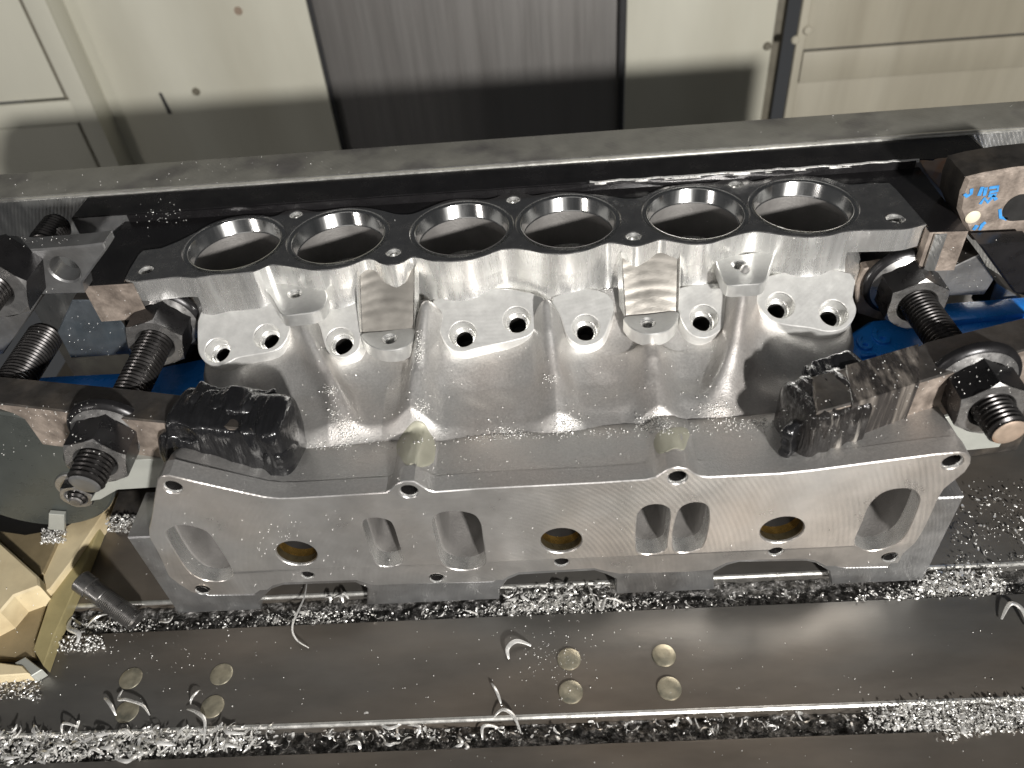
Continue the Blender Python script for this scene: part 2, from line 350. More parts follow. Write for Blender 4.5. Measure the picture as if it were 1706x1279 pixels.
# torn black coating on the shelf: ragged front edge
xs = np.linspace(-302.5, 277, 150)
fe = [451.6-1.0*max(0, mnoise.noise(Vector((x*.05, 3.1, 0))))-(1.6*mnoise.noise(Vector((x*.09, 0, 0)))+1.2*mnoise.noise(Vector((x*.3, 1, 0))) if x > 25 else 0) for x in xs]
ol = [(x, y) for x, y in zip(xs, fe)]+[(274.5, 477.4), (-302, 477.4)]
V, Fs, tg = prism(ol, [], frD, [(178.2, 0), (177.3, 0)], 0.25); obj('black_coating', V, Fs, 'blk', shelf)
obj('black_front', *bev(box(-266, 232.5, 450.4, 452.2, 150, 177.7), 0.4), 'blk', shelf)
# lit rag edge of the coating
ex = [(x, y-0.2) for x, y in zip(xs, fe) if x > 30 and x < 236]
V = []; Fs = []
for i, (x, y) in enumerate(ex):
    w = 0.55+0.5*abs(mnoise.noise(Vector((x*.2, 5, 0))))
    V += [(x, y+0.3, 178.5), (x, y-w, 178.1), (x, y-w-0.2, 176.6)]
for i in range(len(ex)-1):
    for j in range(2): Fs.append((3*i+j, 3*i+3+j, 3*i+4+j, 3*i+1+j))
obj('torn_edge', V, Fs, 'chip', shelf)

# deck outline (pixels on the deck plane, clockwise from the front left corner)
ZD = 174.0
FRONT = [(208, 464), (227, 468), (262, 465), (300, 461), (329, 462), (359, 458), (388, 456), (417, 453), (430, 449), (447, 442), (464, 441), (482, 443), (505, 447), (523, 449.5), (549, 449), (579, 443), (599, 435), (611, 431.5), (622.6, 432), (634, 438), (652, 441), (669.5, 437), (684, 429), (699, 429), (720, 434), (750, 435.5), (782, 432.5), (808, 425), (832, 416.5), (855, 414), (879, 416), (908, 421.5), (937, 423), (967, 419), (990, 412), (1004, 406.5), (1017, 404), (1038, 406.6), (1058.7, 410), (1079, 405), (1099.7, 399), (1123, 402), (1152.5, 406.6), (1182, 405), (1205, 398), (1234.6, 389), (1258, 385.5), (1281.6, 387.6), (1311, 392), (1346, 395), (1381, 392), (1410.6, 385), (1457.5, 383), (1500, 381.7), (1520, 379)]
RIGHT = [(1541, 373), (1544, 372), (1517, 341), (1494, 315), (1482, 304)]
BACK = [(1447, 304.4), (1412, 306.5), (1381, 297), (1337, 291), (1293, 293), (1270, 298.5), (1255, 301), (1234.6, 294.6), (1214, 293.7), (1202, 298.6), (1188, 303), (1147, 305.5), (1111, 310), (1085, 320), (1064.5, 329), (1041, 330), (1015, 326), (972.6, 321), (943, 318.7), (914, 320.5), (890.5, 325), (879, 322.5), (861, 318.7), (840.6, 321), (826, 328), (808, 332), (779, 330), (750, 332), (729, 339), (708.6, 347.5), (685, 356), (661, 356), (637, 350), (608, 345), (578.6, 345), (549, 349), (529, 352), (505, 348), (488, 348), (473, 352), (455, 360), (417, 360.6), (382, 365), (353, 374), (329, 385), (300, 400), (268, 413)]
LEFT = [(238, 416.5), (230, 424), (214, 450)]
def DK(L): return [tuple(Zp(x, y, ZD)[:2]) for x, y in L]
front = catmull(DK(FRONT), 4, False); back = catmull(DK(BACK), 4, False)
deck_ol = np.array(list(front)+DK(RIGHT)+list(back)+DK(LEFT))
BX = [-187.3, -123.2, -47.8, 16.2, 91.8, 154.9]; BY = 415.2
DH = [((243, 449), 4.2), ((493, 357), 4.0), ((655.5, 420), 4.2), ((855, 332), 4.2), ((1055.5, 393), 4.3), ((1226, 306.5), 4.2), ((1492, 363), 5.0)]
# slab around the deck
d_out = inset(ccw(deck_ol), -1.0)
i0 = int(np.argmin(d_out[:, 0]+0.6*d_out[:, 1])); 
do = list(map(tuple, d_out))
# order: counter-clockwise, start at the front right corner, go round the back to the front left
k = int(np.argmin([abs(x-215)+abs(y-379) for x, y in do])); do = do[k:]+do[:k]
k2 = int(np.argmin([abs(x+239)+abs(y-381) for x, y in do]))
arc = do[:k2+1]
sl = [(-270, 381.2)]+[(arc[-1][0]-0.5, 381.2)]+[(x, max(y, 381.2)) for x, y in arc[::-1]]+[(arc[0][0]+0.5, 380.6), (236, 379.5), (236, 466), (-270, 466)]
slab = thing('fixture_slab', 'black topped fixture slab surrounding the bored deck with rusty front ends', 'fixture', (-17, 420, 0))
slc = [sl[0]]
for q in sl[1:]:
    if math.hypot(q[0]-slc[-1][0], q[1]-slc[-1][1]) > 0.25: slc.append(q)
V, Fs, tg = prism(slc, [], frD, [(172.6, 0), (146, 0)], 0.3)
obj('slab_body', V, Fs, ['blk', 'rust'], slab, midx=[0 if t == 0 else 1 for t in tg])
obj('bright_cut_face', *bev(box(218.0, 224.5, 378.6, 380.2, 147, 171.8), 0.3), 'silv', slab)
obj('slab_column', *bev(box(-268, -240, 386, 462, 0, 145.5), 1), 'steel', slab)
obj('slab_column', *bev(box(214, 236, 384, 462, 0, 145.5), 1), 'steel', slab)

# riser under the flange
TOPE = [(262, 799), (268, 794), (281, 792), (322, 802), (400, 819.5), (440, 828), (465, 830.5), (488, 830), (560, 826), (643, 821), (652, 815), (660, 807), (673, 802), (690, 802), (703, 810), (714, 817), (725.5, 819.5), (800, 814), (900, 809), (1000, 804), (1075.6, 799), (1093, 794.6), (1103, 788), (1113, 781.5), (1128.5, 778.5), (1146, 781), (1156, 788.5), (1168, 793.5), (1181, 795), (1300, 789), (1352.6, 783.7), (1499, 764.6), (1558, 757), (1599, 753.5), (1612, 755)]
REST = [(1618, 762), (1617, 773), (1608, 786.6), (1590, 801), (1573, 815), (1562, 833.5), (1555, 851), (1540, 882), (1527, 902.7), (1507, 925.7), (1497, 950), (1494, 957), (1408.7, 958.5), (1394, 957), (1382, 952), (1359.5, 939), (1343, 935), (1231, 937), (1211.7, 942), (1188.7, 955), (1146, 959), (1032.6, 962), (1009.6, 957), (990, 951), (865, 958), (845.6, 966.7), (829, 981), (747, 983), (648.5, 984), (615.7, 980), (592.7, 971), (473, 975), (453, 981), (430, 1003), (344.7, 1004), (315, 991), (295, 975), (281.5, 962), (264, 922.6), (249, 896), (248, 881.5), (252, 864), (258, 823)]
riser = thing('riser_plate', 'milled steel riser plate with arched feet standing on the table under the flange', 'fixture', (-12, 280, 0))
FP = lambda L, Y=265.0: [(Yp(x, y, Y)[0], Yp(x, y, Y)[2]) for x, y in L]
YR = 267.5
a_ = FP([(436, 1019), (430, 1004), (452, 982), (473, 975), (592, 971), (612, 980), (612, 1011), (832, 998), (832, 983), (845, 967), (865, 958), (990, 951), (1009, 957), (1026, 965), (1026, 990), (1190, 983), (1189, 955), (1212, 942), (1231, 937), (1343, 935), (1360, 939), (1381, 952), (1381, 985)], YR)
a_ = [(x, 0.3 if z < 4 else z) for x, z in a_]
fli = inset(ccw(np.array(FP(TOPE)+FP(REST))), 4.5); fli = [tuple(p) for p in fli]
kl = int(np.argmin([abs(x+225)+abs(z-80) for x, z in fli])); kr = int(np.argmin([abs(x-201)+abs(z-80) for x, z in fli]))
inner = []                                   # walk the flange outline from its right side along the bottom to its left side
i_ = kr
while i_ != kl: inner.append(fli[i_]); i_ = (i_-1) % len(fli)
inner.append(fli[kl])
ro = [(-241, 0.3)]+a_+[(216.5, 0.3), (216.5, 80), (inner[0][0], 80)]+inner+[(inner[-1][0], 80), (-241, 80)]
V, Fs, tg = prism(ro, [], frY, [(YR, 0), (300, 0)], 0.8); obj('riser_body', V, Fs, 'steel', riser)

# ================================================================== the manifold
man = thing('intake_manifold', 'cast aluminium intake manifold with six bored ports and a milled front flange', 'manifold', (0, 340, 0))
hol = [circ(x, BY, 31.2, 72) for x in BX]
for (px, py), r in DH: q = Zp(px, py, ZD); hol.append(circ(q[0], q[1], r, 24))
V, Fs, tg = prism(deck_ol, hol, frD, [(ZD, 0), (ZD-14.5, 0)], 0.45)
obj('deck', V, Fs, ['deck', 'mach'], man, midx=[0 if t == 0 else 1 for t in tg], smooth=40)
# collar below the deck, following the scallops of its front edge
fc = [p for p in front if -208 < p[0] < 176]
ra = lambda cx, a0, a1: [(cx+34.2*math.cos(math.radians(t)), BY+34.2*math.sin(math.radians(t))) for t in np.linspace(a0, a1, 14)]
bk = ra(BX[5], -48, 80)+ra(BX[0], 100, 228)
fc = np.array(fc)
col_ol = inset(ccw(np.array(list(map(tuple, fc))+bk)), 0.3)
V, Fs, tg = prism(col_ol, [circ(x, BY, 30.2, 48) for x in BX], frD, [(ZD-3, 0), (155, 0), (150, 0.9), (146, 2.0), (142.5, 3.6), (139.5, 5.5), (130, 6)], 0.0)
obj('collar', V, Fs, 'mach', man, smooth=45)
for x in BX:
    rim = obj('bore_rim', *lathe([(31.5, ZD-0.6), (31.15, ZD-1.5), (29.9, ZD-1.5), (29.75, ZD-0.15), (28.7, ZD-0.1), (27.9, ZD-0.9), (27.7, ZD-9.5), (26.9, ZD-10.2)], (x, BY, 0), (0, 0, 1), 96), 'bore', man, smooth=50)
    VF = lathe([(27.0, ZD-10.0), (26.3, ZD-14), (25.6, ZD-31), (25.2, ZD-38), (25.0, ZD-75), (0.05, ZD-75)], (x, BY, 0), (0, 0, 1), 64)
    obj('port_wall', *VF, ['castdark', 'bore_shade'], rim, midx=[0]*192+[1]*128)
for i, ((px, py), r) in enumerate(DH):
    q = Zp(px, py, ZD)
    obj('bolt_hole', *lathe([(r, ZD-0.7), (r-0.9, ZD-1.7), (r-0.9, ZD-4.5), (r-1.3, ZD-5), (r-1.3, ZD-16), (0.05, ZD-16)], (q[0], q[1], 0), (0, 0, 1), 28), ['mach', 'bore_shade'], man, midx=[0]*84+[1]*56)

# ---- cast runners
SOFF = 4.0
BOSS = [([(334, 520), (329, 570), (333, 592), (347, 606), (366, 609), (384, 602), (400, 595), (455, 585), (473, 572), (483, 550), (486, 520), (470, 505), (380, 505)], [(362, 583, 7.6), (444, 560, 7.8)]),
        ([(524, 515), (533, 545), (543, 580), (560, 594), (580, 594), (598, 580), (602, 545), (602, 500), (560, 500)], [(566, 568, 8.4)]),
        ([(722, 500), (728, 535), (738, 566), (752, 582), (772, 586), (800, 579), (868, 564), (888, 552), (897, 532), (905, 495), (820, 480)], [(771, 556, 8.0), (861, 532, 8.1)]),
        ([(921, 495), (933, 525), (944, 558), (958, 572), (978, 576), (1000, 567), (1012, 548), (1022, 500), (980, 480)], [(976, 545, 8.0)]),
        ([(1128, 480), (1131, 520), (1143, 548), (1160, 561), (1180, 562), (1200, 550), (1212, 528), (1220, 475)], [(1173, 529, 8.0)]),
        ([(1252, 470), (1262, 505), (1278, 528), (1305, 540), (1350, 546), (1378, 552), (1404, 548), (1421, 533), (1427, 514), (1421, 494), (1418, 455), (1330, 450)], [(1300, 508, 8.0), (1389, 521, 8.0)])]
BH = [(*(Sp(x, y, SOFF)), r) for L_, HS in BOSS for x, y, r in HS]
def sstep(a, b, x): t = np.clip((x-a)/(b-a), 0, 1); return t*t*(3-2*t)
RIBS = []   # (points (x, y) top -> bottom, height list, width list)
def rib(pxs, hs, ws): RIBS.append(([Sp(x, y, 3)[:2] for x, y in pxs], hs, ws))
rib([(500, 527), (518, 580), (556, 650), (580, 705), (590, 735)], [20, 18, 12, 5, 1], [6.4, 6.2, 6.6, 8, 10])
rib([(716, 530), (708, 580), (700, 640), (696, 690), (692, 725)], [19, 17, 12, 6, 2], [6.6, 6.6, 7.2, 9, 12])
rib([(911, 530), (916, 580), (924, 640), (934, 690), (942, 725)], [20, 18, 12.5, 5, 1], [6.4, 6.8, 7.8, 9, 11])
rib([(1084, 582), (1086, 612), (1090, 650), (1098, 700), (1100, 720)], [11, 13, 11, 6, 1.5], [9, 9, 9.5, 10, 12])
rib([(1236, 482), (1230, 540), (1220, 600), (1200, 660), (1190, 700)], [24, 21, 15, 7, 1], [6.6, 7.4, 8.5, 10, 12])
XL0, XR0 = Sp(333, 580)[0], Sp(1424, 545)[0]
def edgex(y):
    f_ = sstep(340, 318, y)
    return XL0+4+10*sstep(352, 335, y)+22*f_, XR0-2-7*sstep(352, 338, y)-30*sstep(340, 318, y)
BRK = [(470, 696), (520, 668), (556, 645), (600, 668), (640, 676), (690, 622), (740, 672), (790, 688), (840, 680), (872, 683), (925, 645), (975, 680), (1040, 690), (1090, 650), (1150, 688), (1200, 660), (1300, 690)]
BK = np.array([Sp(x, y)[:2] for x, y in BRK])
def body_z(x, y):
    x = np.asarray(x, float); y = np.asarray(y, float)
    zs = 104+(y-312)*T30
    # hollows of each runner between the ribs
    rc = [np.interp(y, np.array(P)[::-1, 1], np.array(P)[::-1, 0]) for P, _, _ in RIBS]
    rc = [rc[0]-72]+rc+[rc[4]+76]
    for l_, r_ in zip(rc[:-1], rc[1:]):
        zs = zs-7.0*np.exp(-np.abs((x-(l_+r_)/2)/((r_-l_)*0.36))**3)*sstep(318, 338, y)*sstep(392, 358, y)
    yb = np.interp(x, BK[:, 0], BK[:, 1])
    zlow = 104+(yb-312)*T30-(yb-y)*0.13-1.0
    k = 1.1
    z = np.logaddexp(zs/k, zlow/k)*k
    for P, hs, ws in RIBS:
        P = np.array(P)[::-1]; hs_ = np.array(hs)[::-1]; ws_ = np.array(ws)[::-1]
        xc = np.interp(y, P[:, 1], P[:, 0]); h = np.interp(y, P[:, 1], hs_); w = np.interp(y, P[:, 1], ws_)
        win = np.sqrt(np.clip(1-np.clip((y-(P[-1, 1]-4))/9.0, 0, 1)**2, 0, 1))*sstep(P[0, 1]-8, P[0, 1]+8, y)
        d = (x-xc)/w
        z = z+h*win*(0.72*np.exp(-np.abs(d)**2.6)+0.28*np.exp(-d*d*0.22))
    z = z+0.25*np.sin(x*.31+y*.17)*np.sin(y*.23)
    # rounded nose of the apron, then down to the ledge
    yn = np.interp(x, NS[:, 0], NS[:, 1])
    zl = 104.2+0.03*(312-y)
    return zl+(z-zl)*sstep(yn-8, yn+5.0, y)
NS = np.array([Sp(px_, py_, 1.5)[:2] for px_, py_ in ((470, 748), (520, 744), (560, 738), (600, 734), (640, 728), (690, 722), (740, 732), (800, 728), (850, 720), (900, 722), (950, 720), (1000, 728), (1050, 722), (1100, 712), (1150, 716), (1200, 704), (1260, 704), (1320, 712), (1420, 706))])
NXG, NYG = 420, 150
ys = np.concatenate([np.linspace(384, 330, 80), np.linspace(329, 300, 60)])
xl, xr = edgex(ys)
G = []
drop = [(7, 0.0, 45.0), (7, 0, 20.0), (3.6, 0, 7.0), (1.4, 0, 2.2), (0.4, 0, 0.5)]
for j, y in enumerate(ys):
    xm = np.linspace(xl[j]+0, xr[j], NXG)
    zz = body_z(xm, np.full(NXG, y))
    left = [(xl[j]-1.2*q, y, zz[0]-dz) for q, dz in ((3.2, 45), (3.1, 16), (2.5, 6.5), (1.6, 2.6), (0.7, 0.6))]
    right = [(xr[j]+1.2*q, y, zz[-1]-dz) for q, dz in ((0.7, 0.6), (1.6, 2.6), (2.5, 6.5), (3.1, 16), (3.2, 45))]
    G.append(left+list(zip(xm, np.full(NXG, y), zz))+right)
NC = NXG+10
V = [p for row in G for p in row]
VA = np.array(V); keep = np.ones(len(VA), bool)
for hx, hy, hz, r in BH:
    dlt = VA-np.array([hx, hy, hz]); al = dlt@SN; rad = np.linalg.norm(dlt-al[:, None]*SN, axis=1); keep &= rad > r+0.6
for bx_ in BX: keep &= np.hypot(VA[:, 0]-bx_, VA[:, 1]-BY) > 29.5
Fs = [f for f in ((j*NC+i, j*NC+i+1, (j+1)*NC+i+1, (j+1)*NC+i) for j in range(len(ys)-1) for i in range(NC-1)) if keep[list(f)].all()]
obj('cast_runners', V, Fs, 'cast', man, smooth=80); RUN = (V, Fs)
_gx, _gy = np.arange(-240, 240, 0.5), np.arange(296, 400, 0.5)
BZT = body_z(*np.meshgrid(_gx, _gy, indexing='ij'))
def hit(px, py):
    d = ray(px, py); t = np.linspace((185-CAM[2])/d[2], (95-CAM[2])/d[2], 400); P = CAM+d*t[:, None]
    ix = np.clip(((P[:, 0]+240)*2).astype(int), 0, len(_gx)-1); iy = np.clip(((P[:, 1]-296)*2).astype(int), 0, len(_gy)-1)
    ok = np.nonzero((P[:, 1] > 300) & (P[:, 1] < 399) & (P[:, 2] < BZT[ix, iy]))[0]
    return P[ok[0]] if len(ok) else P[-1]
# ---- boss plates on the slope with counterbored holes
for L, HS in BOSS:
    P = catmull([toS(Sp(x, y, SOFF)) for x, y in L], 3)
    hs = [(*toS(Sp(x, y, SOFF)), r) for x, y, r in HS]
    V, Fs, tg = prism(P, [circ(a, b, r, 40) for a, b, r in hs], frS, [(SOFF, 0), (SOFF-12, 1.5)], 0.5)
    pb = obj('boss_plate', V, Fs, 'boss', man)
    for a, b, r in hs:
        obj('counterbore', *lathe([(r-0.05, SOFF-0.45), (r-0.35, SOFF-7.5), (r-1.5, SOFF-8.4), (r-1.6, SOFF-9.6), (r-3.0, SOFF-10.2)], S0+np.array([a, 0, 0])+SU*b, SN, 40), 'mach', pb, smooth=45)
        obj('drilled_hole', *lathe([(r-3.0, SOFF-10.15), (r-3.0, SOFF-26), (0.05, SOFF-26)], S0+np.array([a, 0, 0])+SU*b, SN, 32), 'bore_shade', pb)
# ---- tapped pads and step milled pockets
def pad(L, z, hole, th=12, r=3.6):
    P = catmull([tuple(Zp(x, y, z)[:2]) for x, y in L], 3)
    q = Zp(*hole, z)
    V, Fs, tg = prism(P, [circ(q[0], q[1], r+0.5, 28)], frD, [(z, 0), (z-th, 0)], 0.5)
    o = obj('tapped_pad', V, Fs, 'pad', man)
    prof = [(r+0.5, z-0.4), (r, z-0.9)]
    for k in range(8): prof += [(r, z-1.2-k*0.9), (r-0.7, z-1.65-k*0.9)]
    obj('tapped_hole', *lathe(prof+[(r-0.4, z-14), (0.05, z-14)], (q[0], q[1], 0), (0, 0, 1), 28), 'mach', o, smooth=20)
pad([(442, 476), (480, 473.5), (526, 470), (541, 481), (545, 497), (536, 513), (522, 520), (500, 523), (470, 524), (455, 500)], 160, (491, 489), 8)
pad([(1195, 427), (1240, 423), (1287, 419), (1283, 445), (1272, 470), (1240, 474), (1212, 474), (1200, 455)], 160, (1232, 441), 8, 3.8)
pad([(603, 555), (640, 551), (689, 546), (690, 560), (680, 574), (662, 582), (640, 583), (620, 577), (607, 567)], 139.5, (649, 564), 9, 3.8)
pad([(1041, 527), (1080, 523), (1127, 518), (1128, 532), (1116, 547), (1098, 555), (1076, 556), (1055, 548), (1044, 538)], 140, (1079, 537), 9, 3.8)
for (x0t, x1t, x0b, x1b, yt0, yb0, yt1, yb1) in ((600, 690, 604, 688, 446, 553, 438, 547), (1036, 1128, 1043, 1126, 416, 525, 408, 518)):
    A, B_ = Zp(x0t, yt0, 168), Zp(x1t, yt1, 168); C_, D_ = Zp(x0b, yb0, 139.2), Zp(x1b, yb1, 139.2)
    A[1] = B_[1] = min(A[1], B_[1])-0.5; V = []; Fs = []
    nu, nv = 28, 40
    for j in range(nv+1):
        t = j/nv
        for i in range(nu+1):
            u = i/nu
            p = (A*(1-u)+B_*u)*(1-t)+(C_*(1-u)+D_*u)*t
            st = (t*7.0+0.5*math.cos((u-0.5)*3.0))            # scalloped step-overs
            p = p+np.array([0, -1.0, 0.3])*(0.10*abs(math.sin(st*math.pi))) + np.array([0, 2.6*math.sin(u*math.pi)*(1-t)**1.5, 0])
            V.append(tuple(p))
    for j in range(nv):
        for i in range(nu): Fs.append((j*(nu+1)+i, j*(nu+1)+i+1, (j+1)*(nu+1)+i+1, (j+1)*(nu+1)+i))
    po = obj('milled_pocket', V, Fs, 'pocket', man, smooth=60)
    # bright side walls of the pocket
    for (T, Bt, s_) in ((A, C_, -1), (B_, D_, 1)):
        V2 = [tuple(T+np.array([0, 0.6, 0])), tuple(Bt+np.array([0, 0.6, 0])), tuple(Bt+np.array([s_*3.2, 7, 1.5])), tuple(T+np.array([s_*3.2, 3, 3])),
              tuple(T+np.array([s_*1.0, -3.6, 0.5])), tuple(Bt+np.array([s_*1.0, -2.0, 0.5]))]
        obj('pocket_side', V2, [(0, 1, 5, 4), (4, 5, 2, 3)], 'mach', man)

# ---- front flange
YF = 265.0
top = FP(TOPE); flo = np.array(top+FP(REST))
SL = [[(277, 889.5), (283, 881), (295, 876), (315, 876), (338, 883), (350, 892), (358, 902.6), (377, 932), (388, 955), (384, 965), (367.5, 971.5), (344.6, 970), (328, 963), (312, 948.6), (292, 919)],
      [(603.5, 875), (609, 866), (625.5, 863), (645, 866.6), (655, 876), (665, 906), (671, 932), (665, 940), (648.5, 944.6), (632, 942), (622, 930.5), (612, 902.6)],
      [(719.6, 871), (731, 856), (758, 852), (787, 857), (800, 871), (804.6, 897), (809, 932), (803, 945), (780, 952.5), (753.5, 950), (737, 938.7), (727, 906)],
      [(1061, 865), (1066, 852), (1078, 843), (1096, 840.5), (1111, 845), (1116.7, 856), (1112, 897), (1108, 916), (1087, 923.6), (1064, 920.7), (1059.5, 909)],
      [(1125, 868), (1134, 847), (1152, 838), (1172, 839), (1181, 850), (1180, 877), (1172.5, 906), (1161, 916), (1140, 920.7), (1122.6, 916), (1121, 890)],
      [(1424.5, 901), (1437.7, 868.7), (1449, 842), (1470, 822), (1496, 814.5), (1520, 816), (1531.5, 827.7), (1530, 842), (1517, 874.6), (1502, 899), (1479, 914), (1452, 920), (1432, 914)]]
slots = [catmull(FP(L), 5) for L in SL]
RH = [(494, 922, 11.6), (935, 901, 11.6), (1303, 883, 11.9)]
SH = [(288, 812, 4.9), (681, 819, 5.0), (1129, 796, 5.1), (1587, 770, 5.2), (336, 986, 4.1), (512, 960, 3.8), (727, 966, 4.0), (935.6, 938, 4.4), (1293, 920, 4.3), (1484, 931, 4.4)]
fh = list(slots)
for px, py, r in RH+SH: q = Yp(px, py, YF); fh.append(circ(q[0], q[2], r, 48 if r > 8 else 26))
V, Fs, tg = prism(flo, fh, frY, [(YF, 0), (YF+11, 0)], 0.5)
fl = obj('flange', V, Fs, ['flat', 'cast', 'mach'], man, midx=tg, smooth=30)
# shallow relieved strip along the lower edge of the face
bm = bmesh.new(); bm.from_mesh(fl.data)
pa, pb_ = Yp(384, 955, YF)*MM, Yp(1530, 905, YF)*MM
base = wl(man)*MM
n_ = Vector((-(pb_[2]-pa[2]), 0, pb_[0]-pa[0])).normalized()
bmesh.ops.bisect_plane(bm, geom=list(bm.verts)+list(bm.edges)+list(bm.faces), plane_co=Vector(pa-base), plane_no=n_, dist=1e-6)
for v in bm.verts:
    dd = (v.co-Vector(pa-base)).dot(n_)
    if dd < 1e-7 and v.co.y+base[1] < (YF+0.9)*MM: v.co.y += -dd*0.10+(0.00025 if dd < -1e-5 else 0)
bm.to_mesh(fl.data); bm.free()
# ledge behind the face: cast top of the flange
tp = np.array(top); n = len(tp)
lo = tp.copy(); lo[:, 1] -= 11
led = np.array(list(map(tuple, tp[1:-1]))+list(map(tuple, lo[1:-1][::-1])))
V = []; Fs = []
tl = catmull(tp, 3, False)
rows = []
for d, dz in ((YF+10.6, 0), (YF+20, -0.5), (YF+30, -1.0), (YF+38, -1.6), (YF+44, -2.6), (YF+48, -6), (YF+50, -30)):
    zb_ = np.interp(d, [YF, YF+22, YF+46], [1, 0.9, 0.5])
    base_ = np.interp(tl[:, 0], [-205, -140, 0, 210], [103.0, 104.0, 106.0, 115.0])
    rows.append([(x, d-(7 if (x > 150 or x < -160) and d > YF+40 else 0), (base_[i]+(z-base_[i])*zb_)+dz) for i, (x, z) in enumerate(tl)])
nn = len(tl)
for r_ in rows: V += r_
Fs = [(j*nn+i, j*nn+i+1, (j+1)*nn+i+1, (j+1)*nn+i) for j in range(len(rows)-1) for i in range(nn-1)]
s0 = len(V)
for j, r_ in enumerate(rows): V += [(r_[0][0]-1, r_[0][1], r_[0][2]-25), (r_[-1][0]+1.5, r_[-1][1], r_[-1][2]-4), (r_[-1][0]-4, r_[-1][1], r_[-1][2]-16)]
for j in range(len(rows)-1):
    Fs.append((j*nn, (j+1)*nn, s0+3*(j+1), s0+3*j)); Fs.append((j*nn+nn-1, (j+1)*nn+nn-1, s0+3*(j+1)+1, s0+3*j+1)); Fs.append((s0+3*j+1, s0+3*(j+1)+1, s0+3*(j+1)+2, s0+3*j+2))
obj('ledge', V, Fs, 'cast', man, smooth=50)
from mathutils.bvhtree import BVHTree
_v, _f = join(RUN, (V, Fs))
BVH = BVHTree.FromPolygons([tuple(map(float, p)) for p in _v], _f)
def hit(px, py):
    d = ray(px, py); d = d/np.linalg.norm(d); r_ = BVH.ray_cast(Vector(CAM), Vector(d))
    return np.array(r_[0]) if r_[0] is not None else Zp(px, py, 104)
# pale hand ground patches where the ribs meet the flange lobes
for L in ([(690, 700), (706, 702), (716, 718), (727, 740), (722, 772), (700, 780), (676, 776), (662, 756), (660, 738), (674, 716)], [(1106, 714), (1138, 710), (1150, 720), (1146, 736), (1140, 750), (1124, 747), (1098, 757), (1088, 742), (1092, 724)]):
    P = catmull(L, 4); c_ = P.mean(0); n = len(P); V = []; Fs = []
    for s_ in (1.0, 0.93, 0.8, 0.62, 0.42, 0.2, 0.01):
        for x, y in (P-c_)*s_+c_: V.append(hit(x, y)-ray(x, y)*(0.35 if s_ < 0.99 else -0.5))
    for i in range(6):
        for q in range(n): Fs.append((i*n+q, i*n+(q+1) % n, (i+1)*n+(q+1) % n, (i+1)*n+q))
    obj('ground_patch', V, Fs, 'pale', man, smooth=80)
# cast ports behind the slots
for L in slots:
    c_ = L.mean(0); zt_, zb_ = L[:, 1].max(), L[:, 1].min(); n = len(L); V = []; Fs = []
    lv = [(10.4, 1.0, 0.0), (11.2, 0.93, 0.02), (20, 0.92, 0.05), (32, 0.91, 0.12), (48, 0.9, 0.24), (66, 0.86, 0.45), (82, 0.75, 0.72), (92, 0.35, 0.92), (94, 0.01, 0.98)]
    for d, s_, up in lv:
        for x, z in L:
            zz = zt_-(zt_-z)*s_ if z > c_[1] else z
            zz = zb_+(zz-zb_)*1.0; h = (zt_-zb_)*up*0.8
            zz = max(zz, zb_+h) if up > 0.05 else zz
            V.append((c_[0]+(x-c_[0])*s_, YF+d, zz))
    for i in range(len(lv)-1):
        for q in range(n): Fs.append((i*n+q, i*n+(q+1) % n, (i+1)*n+(q+1) % n, (i+1)*n+q))
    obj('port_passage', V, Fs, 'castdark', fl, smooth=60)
for px, py, r in RH:
    q = Yp(px, py, YF); obj('round_port', *lathe([(r-0.1, 0.8), (r-0.25, 1.6), (r-0.3, 6), (r-0.35, 11), (r-0.9, 12), (r-0.9, 60), (0.05, 60)], q, (0, 1, 0), 48), ['mach', 'olivewall', 'amber', 'bore_shade'], fl, midx=[0]*48+[1]*48+[2]*48+[3]*144)
for px, py, r in SH:
    q = Yp(px, py, YF); obj('stud_hole', *lathe([(r-0.1, 0.7), (r-0.7, 1.6), (r-0.8, 10.6), (r-0.8, 26), (0.05, 26)], q, (0, 1, 0), 26), ['mach', 'thread', 'bore_shade'], fl, midx=[0]*26+[1]*26+[2]*52)
# ================================================================== studs, nuts, straps
def stud_mesh(y0, y1, r=9.6, pitch=2.6):
    """threaded rod along -y; y0 = rear end, y1 = front end, around the origin"""
    prof = [(0.05, y1), (r-2.2, y1), (r-1.4, y1+0.6), (r-1.3, y1+1.8)]
    y = y1+1.8
    while y < y0-pitch: prof += [(r, y+pitch*0.38), (r, y+pitch*0.55), (r-1.25, y+pitch*0.92), (r-1.25, y+pitch)]; y += pitch
    prof += [(r-1.2, y0), (0.05, y0)]
    return prof
def make_stud(label, x, z, y0, y1, endmat, r=9.6, group=None, B=None):
    """rod from (x, y0, z) at the rear to its front end at y1 (or to the point B)"""
    t = thing('threaded_stud', label, 'stud', (x, y0, z), group)
    A_ = np.array([x, y0, z]); B_ = np.array(B) if B is not None else np.array([x, y1, z])
    d = A_-B_; Ln = np.linalg.norm(d)
    prof = stud_mesh(Ln, 0, r)
    obj('thread', *lathe(prof[2:], B_, d, 40), 'thread', t, smooth=28)
    obj('end_face', *lathe([(0.05, 0.02), (r*0.5, -0.12), (r-2.4, 0), (r-1.45, 0.62)], B_, d, 40), endmat, t)
    return t
